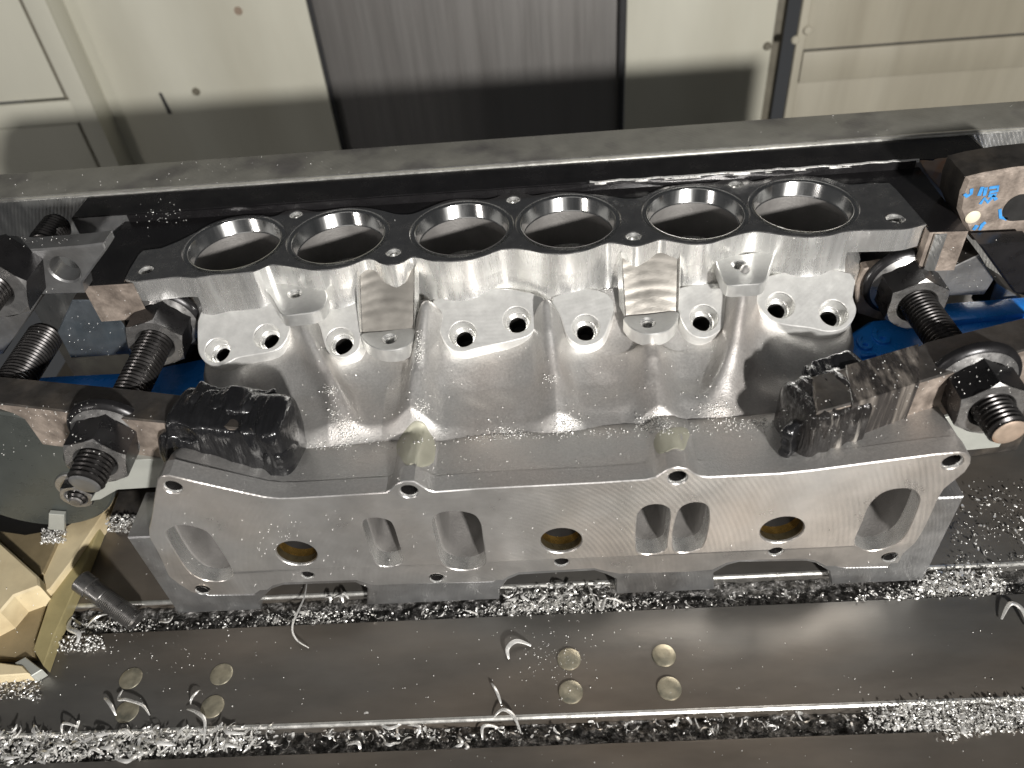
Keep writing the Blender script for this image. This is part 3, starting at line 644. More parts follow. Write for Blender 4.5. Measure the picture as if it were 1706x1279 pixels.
def make_nut(label, x, y, z, rot=0.0, r=17.3, hgt=20, fl=22.5, bore=10.0, flange=True, group=None):
    """hex flange nut seated at y (rear), facing -y"""
    t = thing('flange_nut' if flange else 'hex_nut', label, 'nut', (x, y, z), group)
    P = lambda rr, k, yy, n=6: (x+rr*math.cos(rot+k*2*math.pi/n), yy, z+rr*math.sin(rot+k*2*math.pi/n))
    y0 = y-5.5 if flange else y; y1 = y0-hgt; V = []; Fs = []; n = 48
    # hex sides with a turned chamfer at the outer end
    def hexr(th): a = (th-rot) % (math.pi/3)-math.pi/6; return r*math.cos(math.pi/6)/math.cos(a)
    th = [2*math.pi*k/n+rot for k in range(n)]
    rings = []
    rings.append([(hexr(t_), y0+1.0) for t_ in th])
    rc = r*0.9
    rings.append([(hexr(t_), y1+max(0, (hexr(t_)-rc))*0.58) for t_ in th])
    rings.append([(rc-0.15, y1) for t_ in th])
    for R_ in rings: V += [(x+rr*math.cos(t_), yy, z+rr*math.sin(t_)) for (rr, yy), t_ in zip(R_, th)]
    for i in range(2):
        for k in range(n): Fs.append((i*n+k, i*n+(k+1) % n, (i+1)*n+(k+1) % n, (i+1)*n+k))
    obj('hex_body', V, Fs, ['black', 'nutedge'], t, midx=[0]*n+[1]*n, smooth=25)
    obj('outer_face', *lathe([(rc-0.1, y1), (bore+1.6, y1), (bore+0.2, y1+1.8), (bore-0.3, y1+5)], (x, 0, z), (0, 1, 0), n), 'nutedge', t)
    if flange:
        obj('washer_flange', *lathe([(r-3, y0-1.2), (fl-2.6, y0+0.2), (fl-0.6, y0+1.6), (fl, y0+2.6), (fl, y-0.4), (fl-0.6, y), (bore, y)], (x, 0, z), (0, 1, 0), 56), ['black'], t)
        obj('worn_ring', *lathe([(r-2.0, y0-1.75), (fl-3.0, y0-0.15)], (x, 0, z), (0, 1, 0), 56), 'nutedge', t)
    return t
LA, LB_, RA, RB_ = Yp(271, 548, 380), Yp(140, 808, 270), Yp(1513, 484, 380), Yp(1683, 722, 267)
on = lambda A_, B_, y: A_+(B_-A_)*(y-A_[1])/(B_[1]-A_[1])
LQ, RQ = on(LA, LB_, 404), on(RA, RB_, 404)
make_stud('long black threaded stud carrying the strap with the black wrapped tip', LQ[0], LQ[2], LQ[1], 0, 'steel', B=LB_)
make_stud('long black threaded stud with a worn rusty end through the pinkish rusted strap', RQ[0], RQ[2], RQ[1], 0, 'orange', B=RB_)
q = on(LA, LB_, 380); make_nut('black flange nut on the left stud beside the rusty slab end and milled wing', q[0], 391, q[2], 0.25, r=18.5, fl=23)
q = on(RA, RB_, 380); make_nut('black flange nut on the right stud against the red stained plate', q[0], 391, q[2], 0.5, r=18.5, fl=23)
q = on(LA, LB_, 296); make_nut('black flange nut tightened on the strap whose tip is wrapped in black tape', q[0], 308, q[2], 0.20, r=18, fl=23)
q = on(RA, RB_, 296); make_nut('black flange nut tightened on the rust coloured strap with crumpled film tip', q[0], 308, q[2], 0.62, r=18.5, fl=24)
# washer plates behind the rear nuts
def plate(name, label, cat, L, Y, th, mtl, bevw=0.8, holes=(), group=None, sm=None):
    P = [(Yp(x, y, Y)[0], Yp(x, y, Y)[2]) for x, y in L]
    if sm: P = list(map(tuple, catmull(P, sm)))
    hs = []
    for hx, hy, r in holes: q = Yp(hx, hy, Y); hs.append(circ(q[0], q[2], r, 40))
    V, Fs, tg = prism(P, hs, frY, [(Y, 0), (Y+th, 0)], bevw)
    c_ = np.mean(P, 0)
    o = obj(name, V, Fs, mtl if isinstance(mtl, list) else [mtl], None, midx=[min(t, 1) for t in tg] if isinstance(mtl, list) else None, loc=(c_[0], Y, min(p[1] for p in P)))
    return prep(o, label, cat, group)
plate('washer_plate', 'grey plate with red stains behind the right rear nut', 'plate', [(1440, 448), (1500, 438), (1560, 445), (1575, 520), (1500, 545), (1428, 522), (1424, 480)], 391.4, 7, 'rust')
plate('washer_plate', 'dark plate behind the left rear nut beside the milled wing', 'plate', [(236, 500), (330, 505), (332, 560), (318, 600), (240, 570)], 391.4, 7, 'strap')

def strap(name, label, topL, z1, z0, mats, group=None):
    """topL: pixel outline of the top face at height z1 (front edge first)"""
    P = [tuple(Zp(x, y, z1)[:2]) for x, y in topL]
    V, Fs, tg = prism(P, [], frD, [(z1, 0), (z0, 0)], 0.9)
    bm = bmesh.new(); bm.free()
    c_ = np.mean(P, 0)
    t = thing(name, label, 'clamp strap', (c_[0], c_[1], z0), group)
    obj('strap_body', V, Fs, mats, t, midx=[0 if k == 0 else 1 for k in tg])
    return t
sR = strap('clamp_strap', 'thick rusted steel clamp strap with pinkish front face and crumpled film tip', [(1360, 688), (1420, 672), (1530, 637), (1706, 583), (1800, 556), (1800, 500), (1706, 528), (1545, 568), (1528, 577), (1500, 585), (1405, 612), (1352, 626)], 141, 107, ['strap', 'rust'])
sL = strap('clamp_strap', 'thick brown steel clamp strap with its tip wrapped in black tape', [(-120, 656), (0, 672), (240, 700), (420, 716), (440, 668), (330, 660), (200, 645), (0, 626), (-120, 616)], 141, 109, ['strap', 'rust'])

# taped tips: lumpy wraps hugging the straps
def lump(P0, P1, half_y, half_z, n_u=60, n_v=72, amp=3.0, freq=0.09, seed=1, sq=0.36, ridges=0.0, taper=1.0, fold=5):
    """super-elliptic sleeve from P0 to P1 (mm), closed at both ends"""
    P0, P1 = np.array(P0, float), np.array(P1, float); ax = P1-P0; Ln = np.linalg.norm(ax); ax /= Ln
    up = np.array([0, 0, 1.0]); side = np.cross(ax, up); side /= np.linalg.norm(side); up = np.cross(side, ax)
    V = []; Fs = []
    for i in range(n_u+1):
        u = i/n_u; e = min(1.0, (min(u, 1-u)*Ln/6.0)); cap = (1-(1-e)**2.4)**0.5 if e < 1 else 1.0
        sc_ = cap*(1+(taper-1)*u)
        for k in range(n_v):
            th = 2*math.pi*k/n_v; c, s = math.cos(th), math.sin(th)
            a = math.copysign(abs(c)**sq, c)*half_y*sc_; b = math.copysign(abs(s)**sq, s)*half_z*sc_
            p = P0+ax*(u*Ln)+side*a+up*b
            q = Vector(p*freq)+Vector((seed*11.3, 0, seed*5.7))
            d = amp*mnoise.fractal(q, 1.0, 2.1, 3)+ridges*(0.5-abs(mnoise.noise(Vector((u*fold+seed+0.9*mnoise.noise(q)+0.35*s, 0.5*s+seed, 0.5*c)))))*1.3
            nrm = side*a/half_y+up*b/half_z; l = np.linalg.norm(nrm); nrm = nrm/l if l > 1e-6 else ax
            V.append(p+nrm*d*cap)
    for i in range(n_u):
        for k in range(n_v): Fs.append((i*n_v+k, i*n_v+(k+1) % n_v, (i+1)*n_v+(k+1) % n_v, (i+1)*n_v+k))
    Fs.append(tuple(range(n_v))); Fs.append(tuple(n_u*n_v+k for k in range(n_v)))
    return V, Fs
def mid(fr, bk, z0, z1, x):
    f = [Zp(*p, z1) for p in fr]; b = [Zp(*p, z1) for p in bk]
    yf = np.interp(x, [p[0] for p in f], [p[1] for p in f]); yb = np.interp(x, [p[0] for p in b], [p[1] for p in b])
    return np.array([x, (yf+yb)/2, (z0+z1)/2]), (yb-yf)/2
LF, LB = [(-120, 656), (0, 672), (240, 700), (420, 716)], [(-120, 616), (0, 626), (200, 645), (330, 660), (440, 668)]
RF, RB = [(1360, 688), (1420, 672), (1530, 637), (1706, 583)], [(1352, 626), (1405, 612), (1500, 585), (1706, 528)]
a0, h0 = mid(LF, LB, 109, 141, -206); a1, h1 = mid(LF, LB, 109, 141, -146)
tL = obj('tape_wrap', *lump(a0, a1+[8, -2, -4], h0+4.2, 19.5, amp=2.4, freq=0.05, seed=2, ridges=3.2, fold=5), 'tape', sL, smooth=60)
obj('tape_fold', *lump(a0+[10, 5, 15], a1+[-2, 10, 9], 9, 6.5, amp=3.4, freq=0.09, seed=5, n_u=40, n_v=40, ridges=3.0, fold=4), 'tape', tL, smooth=60)
obj('tape_flap', *lump(a0+[-8, -12, -1], a0+[24, -16, -8], 3.2, 13, amp=1.8, freq=0.07, seed=9, n_u=40, n_v=40, ridges=3.0, fold=3), 'tape', tL, smooth=60)
obj('tape_end', *lump(a1+[-12, -4, -8], a1+[6, -6, -13], 9, 13, amp=3.0, freq=0.11, seed=12, n_u=40, n_v=40, ridges=3.5, fold=4), 'tape', tL, smooth=60)
obj('bare_patch', *lump(a0+[26, -15.5, -9], a0+[38, -17.0, -11], 1.8, 7.5, amp=0.5, freq=.06, seed=3, n_u=16, n_v=24, ridges=0), 'rust', tL)
b0, g0 = mid(RF, RB, 107, 141, 130); b1, g1 = mid(RF, RB, 107, 141, 174)
tR = obj('film_wrap', *lump(b0+[-9, -3, -1.5], b1+[-14, -4, -1], g0+2.0, 17.0, amp=1.0, freq=0.06, seed=21, ridges=2.6, fold=7), 'tapelit', sR, smooth=60)
fs, Ff, tg = prism([tuple(Zp(x, y, 141)[:2]) for x, y in [(1420, 674.5), (1532, 639), (1530, 573), (1408, 609)]], [], frD, [(141.5, 0), (106.5, 0)], 0.5)
obj('film_sleeve', fs, Ff, 'sleeve', sR)
obj('film_flap', *lump(b0+[4, 15, 12], b1+[-8, 14, 13], 8, 3.0, amp=2.0, freq=0.10, seed=25, n_u=40, n_v=36, ridges=2.0, fold=3), 'tape', tR, smooth=60)
obj('film_tail', *lump(b0+[-9, -11, 8], b0+[-7, -9, -20], 2.6, 5.0, amp=1.4, freq=0.12, seed=28, n_u=30, n_v=30, ridges=1.5, fold=3), 'tape', tR, smooth=60)

# ---- left upper clamp group
pl_ = plate('clamp_plate', 'grey drilled clamp plate beside the black hex nut and bare hole', 'plate', [(-90, 418), (0, 414), (40, 417), (134, 410), (172, 405), (177, 417), (160, 440), (137, 472), (140, 489), (60, 492), (0, 500), (-90, 510)], 372, 13, ['steel', 'steel'], 1.0, [(107, 449, 8.2)])
q = Yp(22, 452, 372); 
make_nut('large black hex nut seated on the grey drilled clamp plate', q[0], 371.8, q[2]+4, 0.15, r=21, hgt=22, flange=False, bore=10.2)
make_stud('short black stud through the large hex nut on the drilled plate', q[0], q[2]+4, 385, 330, 'steel')
q = Yp(110, 507, 425)
make_stud('long shiny threaded stud slanting under the drilled clamp plate', q[0], q[2], 394, 318, 'thread', 10.5)
q = Yp(80, 396, 436)
make_stud('dark stud half hidden behind the drilled clamp plate', q[0], q[2], 452, 428, 'thread', 9)
plate('support_block', 'blued ground steel block under the rusty left slab end', 'block', [(95, 553), (118, 597), (231, 589), (205, 540), (172, 500), (120, 500)], 381.5, 40, ['bluish', 'strap'], 0.6)  # light blue reflection on this block is put into its colour
plate('support_block', 'pale steel block in shadow beneath the drilled clamp plate', 'block', [(-60, 500), (70, 492), (40, 540), (5, 590), (-60, 600)], 392, 30, ['steel', 'strap'], 0.6)
# ---- right upper clamp group
rp = plate('clamp_plate', 'rusty slotted clamp plate with blue paint marks', 'plate', [(1601, 322), (1611, 297), (1640, 290), (1691, 281), (1800, 270), (1800, 402), (1706, 405), (1660, 407), (1622, 402), (1612, 390), (1596, 350)], 392, 26, ['rust', 'strap'], 2.0)
q = Yp(1702, 345, 392)
V, Fs, tg = prism(np.array([(q[0]+8*math.cos(t)*1.0+(9 if math.cos(t) > 0 else 0)-2, q[2]+8.6*math.sin(t)) for t in np.linspace(0, 2*math.pi, 40, endpoint=False)]), [], frY, [(391.6, 0), (393, 0)], 0.1)
rp2 = obj('slot_dark_patch', V, Fs, 'slot', rp)  # dark patch stands in for the shade inside the slot
# blue paint strokes
def stroke(pts, Y, w, mtl, parent, nm):
    c3 = [Yp(x, y, Y) for x, y in pts]; V = []; Fs = []
    for i, p in enumerate(c3):
        t = c3[min(i+1, len(c3)-1)]-c3[max(i-1, 0)]; t /= np.linalg.norm(t); nrm = np.array([-t[2], 0, t[0]])
        ww = w*(0.8+0.4*random.random())
        V += [p+nrm*ww, p-nrm*ww, p+nrm*ww+np.array([0, .5, 0]), p-nrm*ww+np.array([0, .5, 0])]
    for i in range(len(c3)-1): Fs += [(4*i, 4*i+1, 4*i+5, 4*i+4), (4*i, 4*i+4, 4*i+6, 4*i+2), (4*i+1, 4*i+3, 4*i+7, 4*i+5)]
    return obj(nm, V, Fs, mtl, parent)
PB = 391.6
for L in ([(1619, 314), (1618, 323), (1611, 327), (1607, 323)], [(1631, 326), (1637, 311)], [(1640, 326), (1643, 312)], [(1648, 313), (1663, 311), (1662, 318), (1650, 320), (1648, 326), (1660, 325)], [(1633, 340), (1640, 330), (1646, 337), (1655, 327), (1660, 333)],
          [(1622, 383), (1628, 375)], [(1632, 383), (1637, 374), (1642, 370)], [(1666, 348), (1667, 362), (1678, 365)]):
    stroke(L, PB, 1.0, 'bluepaint', rp, 'paint_mark')
q = Yp(1621, 362, PB); obj('paint_dot', *lathe([(0.05, -0.5), (3.2, -0.4), (4.1, 0.2)], q, (0, 1, 0), 20), 'whitedot', rp)
plate('rusty_bracket', 'orange rusted bracket end in the cleft beside the black slab', 'bracket', [(1533, 268), (1590, 262), (1646, 252), (1645, 262), (1600, 272), (1585, 290), (1590, 330), (1575, 325), (1545, 290)], 450.5, 3, 'orange', 0.4)
plate('support_block', 'grey hatched steel block under the rusty right slab end', 'block', [(1572, 452), (1598, 440), (1632, 424), (1656, 466), (1640, 491), (1552, 494)], 388, 40, ['steel', 'strap'], 0.6)
plate('support_block', 'pale broken edged block near the blue casting', 'block', [(1660, 470), (1706, 500), (1720, 520), (1706, 524), (1640, 528), (1650, 500)], 400, 20, ['steel', 'strap'], 0.6)
plate('black_guard', 'black sloping guard bar passing over the grey hatched block', 'guard', [(1632, 408), (1720, 404), (1760, 470), (1730, 500), (1690, 488), (1655, 440)], 375, 12, 'black', 1.0)

# ---- blue castings
def zplate(name, label, cat, L, z1, z0, mtl, bw=2.0):
    P = [tuple(Zp(x, y, z1)[:2]) for x, y in L]
    V, Fs, tg = prism(P, [], frD, [(z1, 0), (z0, 0)], bw); c_ = np.mean(P, 0)
    return prep(obj(name, V, Fs, mtl, None, loc=(c_[0], c_[1], z0)), label, cat)
bl = zplate('blue_casting', 'blue enamelled casting behind the tape wrapped strap', 'casting', [(-60, 650), (340, 655), (520, 655), (480, 600), (380, 585), (228, 616), (100, 622), (-60, 632)], 106, 88, 'blue', 3)
br = zplate('blue_casting', 'blue enamelled casting with raised digits behind the rusted strap', 'casting', [(1415, 622), (1800, 560), (1800, 505), (1706, 517), (1560, 520), (1450, 530), (1405, 560)], 106, 88, 'blue', 3)
for o_, L_ in ((bl, [(-60, 640), (340, 640), (500, 640), (470, 605), (380, 590), (228, 620), (100, 626), (-60, 636)]), (br, [(1425, 605), (1800, 550), (1800, 510), (1706, 521), (1560, 524), (1450, 534), (1412, 562)])):
    V, Fs, tg = prism([tuple(Zp(x, y, 106)[:2]) for x, y in L_], [], frD, [(88.2, 0), (0.5, 0)], 0.5); obj('casting_foot', V, Fs, 'strap', o_)
obj('raised_step', *bev(hexa([tuple(Zp(x, y, 106)*np.array([1, 1, 0])+np.array([0, 0, z])) for z in (105, 110) for x, y in ((1555, 545), (1800, 520), (1800, 495), (1545, 515))]), 1.5), 'blue', br)
def text_mesh(s, size, depth):
    c = bpy.data.curves.new('t', 'FONT'); c.body = s; c.size = size; c.extrude = depth; c.bevel_depth = depth*0.4
    o = bpy.data.objects.new('t', c); sc.collection.objects.link(o)
    dg = bpy.context.evaluated_depsgraph_get(); me = o.evaluated_get(dg).to_mesh()
    V = np.array([v.co[:] for v in me.vertices]); Fs = [tuple(p.vertices) for p in me.polygons]
    o.evaluated_get(dg).to_mesh_clear(); bpy.data.objects.remove(o)
    return V, Fs
for s, (px, py), size, rot in (('6', (1444, 585), 17, 0.25), ('6', (1474, 576), 19, 0.35), ('_', (1442, 592), 15, 0.1), ('12', (1470, 603), 9, 0.1)):
    V, Fs = text_mesh(s, size, 1.0); q = Zp(px, py, 106)
    R2 = np.array([[math.cos(rot), -math.sin(rot), 0], [math.sin(rot), math.cos(rot), 0], [0, 0, 1]])
    obj('raised_digit', (V@R2.T)+np.array([q[0]-3, q[1], 106.3]), Fs, 'blue', br)

# ---- left front: disc, nut, tan brackets, loose tube
q = Yp(38, 788, 316)
dsc = thing('round_disc', 'dark grey green round disc hanging below the taped strap', 'disc', (q[0], 316, q[2]-52))
obj('disc_body', *lathe([(0.05, 0), (51, 0), (52.5, 1.2), (52.5, 14)], (q[0], 316, q[2]), (0, 1, 0), 72), 'disc', dsc)
q = Yp(128, 826, 308)
make_nut('small steel hex nut on the dark round disc', q[0], 315.8, q[2], 0.1, r=10.5, hgt=9, flange=False, bore=5.4)
obj_w = prep(obj('flat_washer', *lathe([(5, -1.8), (12, -1.8), (12.5, -1.3), (12.5, 0.2)], (q[0]-3, 316, q[2]), (0, 1, 0), 40), 'nutedge', None, loc=(q[0]-3, 316, q[2]-12)), 'bright flat washer under the small steel nut', 'washer')
make_stud('thin screw end inside the small steel nut', q[0]+1, q[2], 321, 303, 'steel', 5.4)
plate('spacer_strip', 'pale grey strip hanging under the small nut', 'strip', [(81, 856), (107, 858), (107, 884), (80, 882)], 312, 3, 'film', 0.3)
plate('pale_plate', 'pale grey green plate beside the flange and left disc', 'plate', [(190, 768), (280, 764), (262, 812), (196, 816), (168, 832), (150, 835)], 298, 4, 'film', 0.4)
plate('pale_plate', 'pale grey plate behind the right flange ear', 'plate', [(1500, 712), (1600, 690), (1680, 720), (1665, 745), (1595, 752), (1520, 745)], 318, 4, 'film', 0.4)
plate('pale_plate', 'slate blue plate end between the strap and the right flange ear', 'plate', [(1497, 712), (1527, 705), (1545, 735), (1505, 740)], 312, 4, 'bluish', 0.4)
# tan angle bar along the depth
def zbar(name, label, cat, L, z1, z0, mtl, bw=0.8):
    return zplate(name, label, cat, L, z1, z0, mtl, bw)
zbar('tan_block', 'tan painted block corner beside the long tan bar', 'block', [(-60, 860), (0, 902), (64, 960), (66, 976), (23, 992), (0, 1019), (-60, 1050)], 24, 1, 'tan', 1.2)
zbar('brown_rib', 'oily brown rib between the tan block and the round disc', 'rib', [(-60, 850), (0, 884), (43, 890), (100, 880), (107, 878), (72, 954), (64, 958), (0, 900), (-60, 858)], 16, 1, 'brown', 0.6)
tbar = thing('tan_bar', 'long tan painted bar with an olive side lying across the table beside the riser', 'bar', tuple(Zp(110, 960, 0)))
for nm_, L_, z_, m_ in (('bar_top', [(188, 823), (141, 858), (107, 878), (72, 956), (68, 990), (84, 980), (117, 937), (172, 855)], 14, 'tan'),
                        ('bar_side', [(195, 819), (168, 874), (125, 980), (90, 1058), (72, 1109), (55, 1081), (82, 999), (113, 941), (172, 855), (188, 823)], 9, 'olive')):
    V, Fs, tg = prism([tuple(Zp(x, y, z_)[:2]) for x, y in L_], [], frD, [(z_, 0), (0.4, 0)], 0.6); obj(nm_, V, Fs, m_, tbar)
zbar('dark_block', 'low dark steel block holding a heap of bright swarf', 'block', [(198, 818), (262, 812), (246, 872), (180, 868)], 16, 0.5, 'strap', 0.6)
zbar('tan_block', 'low tan painted foot on the table near the bright swarf', 'block', [(-60, 1105), (0, 1103), (38, 1108), (50, 1122), (-60, 1130)], 9, 0.5, 'tan', 0.8)
zbar('grey_key', 'small grey steel key lying beside the low tan foot', 'key', [(24, 1104), (42, 1094), (70, 1115), (52, 1126)], 8, 0.5, 'film', 0.4)
zbar('brown_casting', 'low oily brown casting under the tan block', 'casting', [(-60, 1030), (23, 994), (66, 988), (78, 1002), (55, 1078), (58, 1095), (-60, 1098)], 5, 0.5, 'brown', 0.8)
a, b = Zp(228, 1036, 6), Zp(133, 966, 24)
tb = thing('loose_socket_screw', 'loose dark socket screw leaning on the tan bar', 'screw', (a[0], a[1], 0))
dv = b-a; Ln = np.linalg.norm(dv)
pr = [(0.05, 0), (5.2, 0), (6.0, 0.8)]
y = 0.8
while y < Ln*0.55: pr += [(6.4, y+0.5), (5.8, y+1.2)]; y += 1.2
pr += [(6.2, y+0.6), (6.2, Ln-9), (6.9, Ln-8.4), (6.9, Ln-0.6), (6.3, Ln), (3.9, Ln), (3.7, Ln-6), (0.05, Ln-6)]
obj('screw_body', *lathe(pr, a, dv, 36), 'screw', tb, smooth=28)
# ================================================================== swarf
def rot_rand(n):
    q = RNG.normal(size=(n, 4)); q /= np.linalg.norm(q, axis=1)[:, None]; w, x, y, z = q.T
    return np.stack([np.stack([1-2*(y*y+z*z), 2*(x*y-z*w), 2*(x*z+y*w)], 1), np.stack([2*(x*y+z*w), 1-2*(x*x+z*z), 2*(y*z-x*w)], 1), np.stack([2*(x*z-y*w), 2*(y*z+x*w), 1-2*(x*x+y*y)], 1)], 1)
def curls(C, lo=1.2, hi=3.2, K=8, wid=(0.35, 0.9), turn=(0.6, 3.5), flat=0.5):
    """curled slivers centred at C (n,3): returns V, F"""
    n = len(C); R_ = RNG.uniform(lo, hi, n)*0.6; tn = RNG.uniform(*turn, n); w = RNG.uniform(*wid, n); pit = RNG.uniform(-0.5, 0.9, n)
    t = np.linspace(-0.5, 0.5, K)
    a = t[None]*tn[:, None]
    px = R_[:, None]*np.cos(a)-R_[:, None]*0.8; py = R_[:, None]*np.sin(a)*1.3; pz = pit[:, None]*R_[:, None]*t[None]*2
    ww = w[:, None]*(1-(2*np.abs(t[None]))**3*0.8)
    A = np.stack([px, py, pz+ww], 2); B = np.stack([px, py, pz-ww], 2); D = np.stack([px*0.86+0.1, py*0.86, pz], 2)
    P = np.stack([A, D, B], 2).reshape(n, K*3, 3)
    P = np.einsum('nij,nkj->nki', rot_rand(n), P); P[:, :, 2] *= flat
    V = (P+C[:, None, :]).reshape(-1, 3)
    f = []
    for k in range(K-1):
        for j in range(2): f.append((3*k+j, 3*k+j+1, 3*k+j+4, 3*k+j+3))
    f = np.array(f); Fs = (f[None]+(np.arange(n)*K*3)[:, None, None]).reshape(-1, 4)
    return V, Fs
OCT_V = np.array([(1, 0, 0), (0, 1, 0), (-1, 0, 0), (0, -1, 0), (0, 0, 1), (0, 0, -1)], float)
OCT_F = np.array([(0, 1, 4), (1, 2, 4), (2, 3, 4), (3, 0, 4), (1, 0, 5), (2, 1, 5), (3, 2, 5), (0, 3, 5)])
def grains(C, lo=0.35, hi=0.9):
    n = len(C); s = RNG.uniform(lo, hi, (n, 1, 1))*RNG.uniform(0.35, 1.0, (n, 1, 3))
    P = OCT_V[None]*s*RNG.uniform(0.6, 1.3, (n, 6, 1)); P = np.einsum('nij,nkj->nki', rot_rand(n), P)
    return (P+C[:, None]).reshape(-1, 3), (OCT_F[None]+(np.arange(n)*6)[:, None, None]).reshape(-1, 3)
def stuff(name, label, V, Fs, mtl='chip', cat='swarf', smooth=0):
    me = bpy.data.meshes.new(name); o = bpy.data.objects.new(name, me); sc.collection.objects.link(o)
    c_ = np.array([np.mean(V[:, 0]), np.mean(V[:, 1]), np.min(V[:, 2])]); o.location = Vector(c_)*MM
    V = (V-c_)*MM; Fs = np.asarray(Fs); nf, k = Fs.shape
    me.vertices.add(len(V)); me.vertices.foreach_set('co', V.ravel().astype(np.float32))
    me.loops.add(nf*k); me.loops.foreach_set('vertex_index', Fs.ravel().astype(np.int32))
    me.polygons.add(nf); me.polygons.foreach_set('loop_start', (np.arange(nf)*k).astype(np.int32)); me.polygons.foreach_set('loop_total', np.full(nf, k, dtype=np.int32))
    me.update(); me.validate(); me.materials.append(M[mtl])
    return prep(o, label, cat, kind='stuff')
def cat2(*L):
    Vs = []; Fs = []; n = 0
    for v, f in L:
        f = np.asarray(f)
        if f.shape[1] == 3: f = np.concatenate([f, f[:, 2:3]], 1)
        Vs.append(v); Fs.append(f+n); n += len(v)
    return np.concatenate(Vs), np.concatenate(Fs)
def tri(VF):
    v, f = VF; f = np.asarray(f)
    return (v, np.concatenate([f[:, [0, 1, 2]], f[:, [0, 2, 3]]])) if f.shape[1] == 4 else (v, f)
def cat3(*L):
    Vs = []; Fs = []; n = 0
    for VF in L:
        v, f = tri(VF); Vs.append(v); Fs.append(f+n); n += len(v)
    return np.concatenate(Vs), np.concatenate(Fs)
def band(px0, px1, ytop, ybot, n, z0, z1, dens=None):
    """n points in the pixel band (ytop, ybot functions of px) unprojected to heights z0..z1"""
    out = []
    while len(out) < n:
        px = random.uniform(px0, px1)
        if dens and random.random() > dens(px): continue
        t = random.random(); py = ytop(px)*(1-t)+ybot(px)*t; out.append(Zp(px, py, random.uniform(z0, z1)))
    return np.array(out)
ln = lambda xa, ya, xb, yb: (lambda x: ya+(yb-ya)*(x-xa)/(xb-xa))
# dark beds of packed swarf in the slots
def bed(name, label, y0, y1, zb, amp, seed):
    nx, ny = 420, 12; V = []; Fs = []
    for j in range(ny+1):
        for i in range(nx+1):
            x = -418+836*i/nx; y = y0+(y1-y0)*j/ny
            V.append((x, y, zb+amp*mnoise.fractal(Vector((x*.13, y*.13, seed)), 0.6, 2.1, 4)))
    for j in range(ny):
        for i in range(nx): Fs.append((j*(nx+1)+i, j*(nx+1)+i+1, (j+1)*(nx+1)+i+1, (j+1)*(nx+1)+i))
    stuff(name, label, np.array(V), np.array(Fs), 'mud')
bed('swarf_bed', 'dark packed oily swarf filling the front table slot', 178.6, 193.0, -8.5, 2.2, 1.0)
bed('swarf_bed', 'dark packed oily swarf filling the gap under the riser', 256.6, 275.8, -6.0, 2.0, 4.0)
# front slot
C1 = band(-30, 470, ln(0, 1218, 470, 1208), ln(0, 1275, 470, 1245), 1250, -5, 3, lambda x: 1.0 if x < 260 else max(0.12, 1-(x-260)/230))
C2 = band(420, 1480, ln(420, 1222, 1480, 1182), ln(420, 1250, 1480, 1212), 200, -7, -2, lambda x: 0.5+0.5*math.exp(-((x-760)/140)**2))
C3 = band(1440, 1740, ln(1440, 1178, 1740, 1158), ln(1440, 1215, 1740, 1222), 1500, -5, 3, lambda x: min(1, (x-1430)/80))
C3b = band(1560, 1650, ln(1560, 1205, 1650, 1205), ln(1560, 1238, 1650, 1225), 60, 0.5, 1.5)
V, Fs = cat3(curls(C1, 0.9, 3.6), curls(C1[::9]+[0, 0, 1.5], 4.0, 8.5, 10, (.5, 1.1)), curls(C2, 1.5, 4.5), grains(C2+RNG.normal(0, 3, C2.shape)*[1, .6, .2], .4, 1.0))
stuff('swarf_pile', 'bright aluminium swarf piled along the front table slot', V, Fs)
V, Fs = cat3(curls(C3, 0.7, 2.4), grains(C3[:700]+RNG.normal(0, 1.5, (700, 3))*[1, 1, .2], .4, 1.1), curls(C3b, 1.0, 2.6))
stuff('swarf_pile', 'fine bright swarf heap at the right end of the front slot', V, Fs)
# gap behind the front plate
D = lambda x: 0.10+0.75*math.exp(-((x-520)/70)**2)+0.8*math.exp(-((x-900)/120)**2)+0.7*math.exp(-((x-1560)/110)**2)+0.5*math.exp(-((x-180)/60)**2)
C4 = band(90, 1680, ln(300, 1030, 1560, 975), ln(300, 1048, 1560, 996), 1150, -6, 1.5, D)
C5 = band(1530, 1670, ln(1530, 955, 1670, 950), ln(1530, 985, 1670, 990), 320, -3, 4)
C6 = band(840, 1030, ln(840, 978, 1030, 968), ln(840, 1022, 1030, 1010), 360, -4, 3)
V, Fs = cat3(curls(C4, 0.6, 2.6), curls(C4[::16]+[0, 0, 1.2], 3.5, 6.5, 10, (.4, .9)), grains(C4+RNG.normal(0, 2, C4.shape)*[1, .6, .3], .4, 1.1), curls(C5, 1.5, 4.5), curls(C6, 1.2, 4.0))
stuff('swarf_pile', 'bright aluminium swarf packed in the gap below the riser feet', V, Fs)
# dark right corner of the table
C7 = band(1585, 1720, lambda x: 800, lambda x: 960, 220, 0.5, 4)
V, Fs = cat3(curls(C7[:90], 1.0, 3.0), grains(C7[90:], .4, 1.0)); stuff('swarf_scatter', 'scattered swarf on the dark table beyond the right flange ear', V, Fs)
# left heaps
C8 = band(178, 228, lambda x: 858, lambda x: 886, 260, 16, 20); C9 = band(70, 110, lambda x: 880, lambda x: 905, 160, 16, 20)
C10 = band(85, 175, lambda x: 1058, lambda x: 1085, 130, 0.5, 2.5); C11 = band(-10, 70, lambda x: 1130, lambda x: 1165, 120, 0.5, 3.0)
V, Fs = cat3(curls(C8, .8, 2.4), curls(C9, .8, 2.2), grains(C10, .8, 2.2), curls(C11, .8, 2.4), grains(C9+[0, 0, 1], .5, 1.2))
stuff('swarf_scatter', 'bright swarf heaps lying around the tan bar and block', V, Fs)
